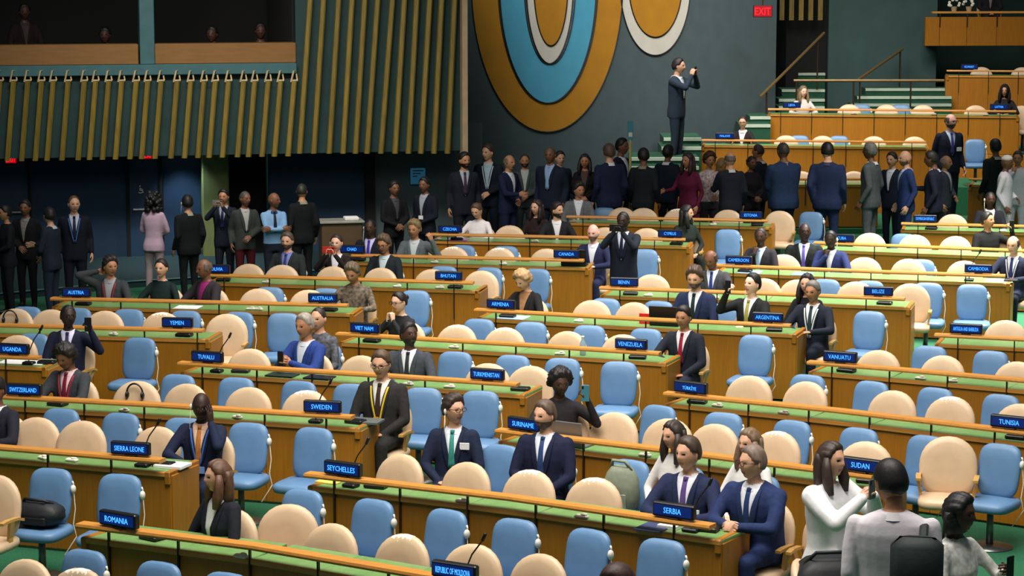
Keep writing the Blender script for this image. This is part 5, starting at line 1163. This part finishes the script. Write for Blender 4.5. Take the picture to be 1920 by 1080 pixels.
b = MB(); b.box(-3, WB.L + 3, 0, .2, 0, 7); b.build('wall_panel', mat('rear_green', rgb(24, 52, 46), .8, .15, 2), wb)
WG = Plane((xat(1545, 52.6), 52.6), (xat(1745, 52.9), 52.9)); g = struct(empty('wall_stair', WG.M))
b = MB(); b.box(0, WG.L, 0, .3, 0, 7); b.build('wall_panel', mat('stair_teal', rgb(58, 84, 82), .8, .12, 2), g)
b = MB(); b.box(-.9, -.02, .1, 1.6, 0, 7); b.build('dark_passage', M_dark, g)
M_rail = mat('handrail_brass', rgb(120, 96, 56), .4, .1, metal=.3)
def handrail(pts, label, posts=()):
    P = [atd(*p) for p in pts]; o = empty('handrail', Matrix.Translation((P[0].x, P[0].y, 0))); off = Vector((P[0].x, P[0].y, 0)); tag(o, label, 'handrail')
    b = MB(); b.tube([p - off for p in P], .03, 8); b.build('rail', M_rail, o)
    for k, z0 in posts:
        q = P[0].lerp(P[-1], k) - off; b = MB(); b.tube([(q.x, q.y, z0), q], .018, 6); b.build('post', M_metal, o)
handrail([(1488, 151, 49.8), (1770, 151, 49.8)], 'long horizontal handrail above the rear steps', [(.02, .5), (.4, .9), (.78, 1.3)])
handrail([(1425, 182, 48.6), (1545, 62, 51.5)], 'sloping handrail of the dark staircase', [(.1, .9), (.9, 2)])
handrail([(1608, 150, 50.2), (1692, 92, 52.3)], 'sloping handrail before the teal stair wall', [(.05, 1.2), (.95, 1.8)])
q = atd(1430, 21, 47.6); exit_sign(TR(q.x, q.y, q.z, 0), 'large red exit sign above the dark staircase', 1.15)
b_ = struct(empty('ceiling_grille', Matrix.Identity(4)))
for k in range(5):
    q = atd(1466 + 18 * k, 38, 52.2); b = MB(); b.box(q.x - .05, q.x + .05, q.y, q.y + .1, q.z, q.z + 2); b.build('slat', M_slat, b_)
# upper balcony at the right
WBc = Plane((xat(1735, 52.2), 52.2), (xat(1960, 52.4), 52.4)); bl = struct(empty('balcony_front', WBc.M)); z0, z1 = WBc.sz(1800, 86)[1], WBc.sz(1800, 32)[1]
xs = [1735, 1762, 1813, 1869, 1925, 1960]
for a, c in zip(xs, xs[1:]):
    b = MB(); b.box(WBc.sz(a, 50)[0] + .004, WBc.sz(c, 50)[0] - .004, 0, .12, z0, z1, bev=.004); b.build('front_panel', M_wood, bl)
b = MB(); b.box(0, WBc.L, -.04, .1, z1 + .08, z1 + .12); b.build('rail', M_woode, bl); b = MB(); b.box(0, WBc.L, .1, 2.2, z0, z0 + .1); b.build('balcony_slab', M_teal, bl)
for a in xs[1:-1]:
    b = MB(); k = WBc.sz(a, 50)[0]; b.box(k - .012, k + .012, -.02, .0, z1 - .2, z1 + .1); b.build('post', M_metal, bl)
q = WBc.M @ Vector((WBc.sz(1872, 20)[0], .7, z0 + .1)); put_chair('cream', q, 0, 'balcony', 1872)
person('person in dark clothes seated on the upper balcony', TR(q.x, q.y + .04, q.z, 0, .95), sit=True, arms=('lap', 'lap'), top=(24, 22, 26), inner=(120, 110, 110), tone='tan', hair='short', hc=BLK, fine=False, voxel=.022)
for k, (px, lab) in enumerate(((1790, 'white flowers at the left end of the upper balcony rail'), (1818, 'second bunch of white flowers on the upper balcony rail'))):
    s_ = WBc.sz(px, 20)[0]; o = empty('flower_pot', WBc.M @ Matrix.Translation((s_, .06, z1 + .12))); tag(o, lab, 'flowers')
    b = MB(); b.loft([[(a * math.cos(t), a * math.sin(t), z) for t in [2 * math.pi * j / 12 for j in range(12)]] for a, z in ((.05, 0), (.07, .1))]); b.build('pot', M_stone, o)
    b = MB()
    for j in range(9): b.ell((R.uniform(-.12, .12), R.uniform(-.05, .05), .12 + R.uniform(0, .12)), (.035, .03, .03), 6, 4)
    b.build('blossoms', M_white, o)
# sign pole in the crowd
q = atd(1182, 262, 40.1); o = empty('sign_pole', TR(q.x, q.y, 0, 0)); tag(o, 'yellow pole with a small blue and white placard rising above the crowd', 'sign pole'); zt = atd(1182, 227, 40.1).z
b = MB(); b.tube([(0, 0, .02), (0, 0, q.z)], .022, 8); b.build('pole', mat('yellow_pole', rgb(196, 190, 110), .5), o); b = MB(); b.box(-.045, .045, -.02, .02, q.z, zt, bev=.004); b.build('placard', mat('placard', rgb(70, 150, 170), .5, .1), o)
b = MB(); b.box(-.03, .03, -.024, -.02, q.z + .05, q.z + .12); b.build('placard_print', M_white, o); b = MB(); b.box(-.15, .15, -.15, .15, 0, .03, bev=.01); b.build('base', M_metal, o)

bpy.data.scenes.remove(TMP)
# ---------------------------------------------------------------- labels of the chairs
for (row, kind), lst in CHAIRS.items():
    lst.sort(key=lambda e: e[0])
    for i, (px, o) in enumerate(lst):
        K = 'cream leather armchair' if kind == 'cream' else 'blue leather side chair'
        g_ = 'cream armchairs' if kind == 'cream' else 'blue side chairs'
        if row == 'turned': lab = 'cream armchair turned towards the aisle, shown whole at the right beside the SUDAN desk'
        elif row == 'askew': lab = 'cream armchair set askew just left of the pale topped armchair behind the ROMANIA desk'
        elif row == 'corner': lab = 'cream armchair under the woman in pale patterned outfit at lower right'
        elif row == 'bagged': lab = 'cream armchair heaped with black bags at the lower right'
        elif row == 'rear': lab = 'lone blue chair beside the standing man with badge at the rear right'
        elif row == 'balcony': lab = 'cream armchair on the upper balcony at top right'
        elif row in ('C0', 'B0'): lab = '%s along %s, %s of its colour from left' % (K.replace(' leather', ''), DESKNAME[row], ORD[i])
        else: lab = '%s behind %s, %s of its colour from left' % (K.replace(' leather', ''), DESKNAME[row], ORD[i])
        tag(o, lab, 'chair', g_)
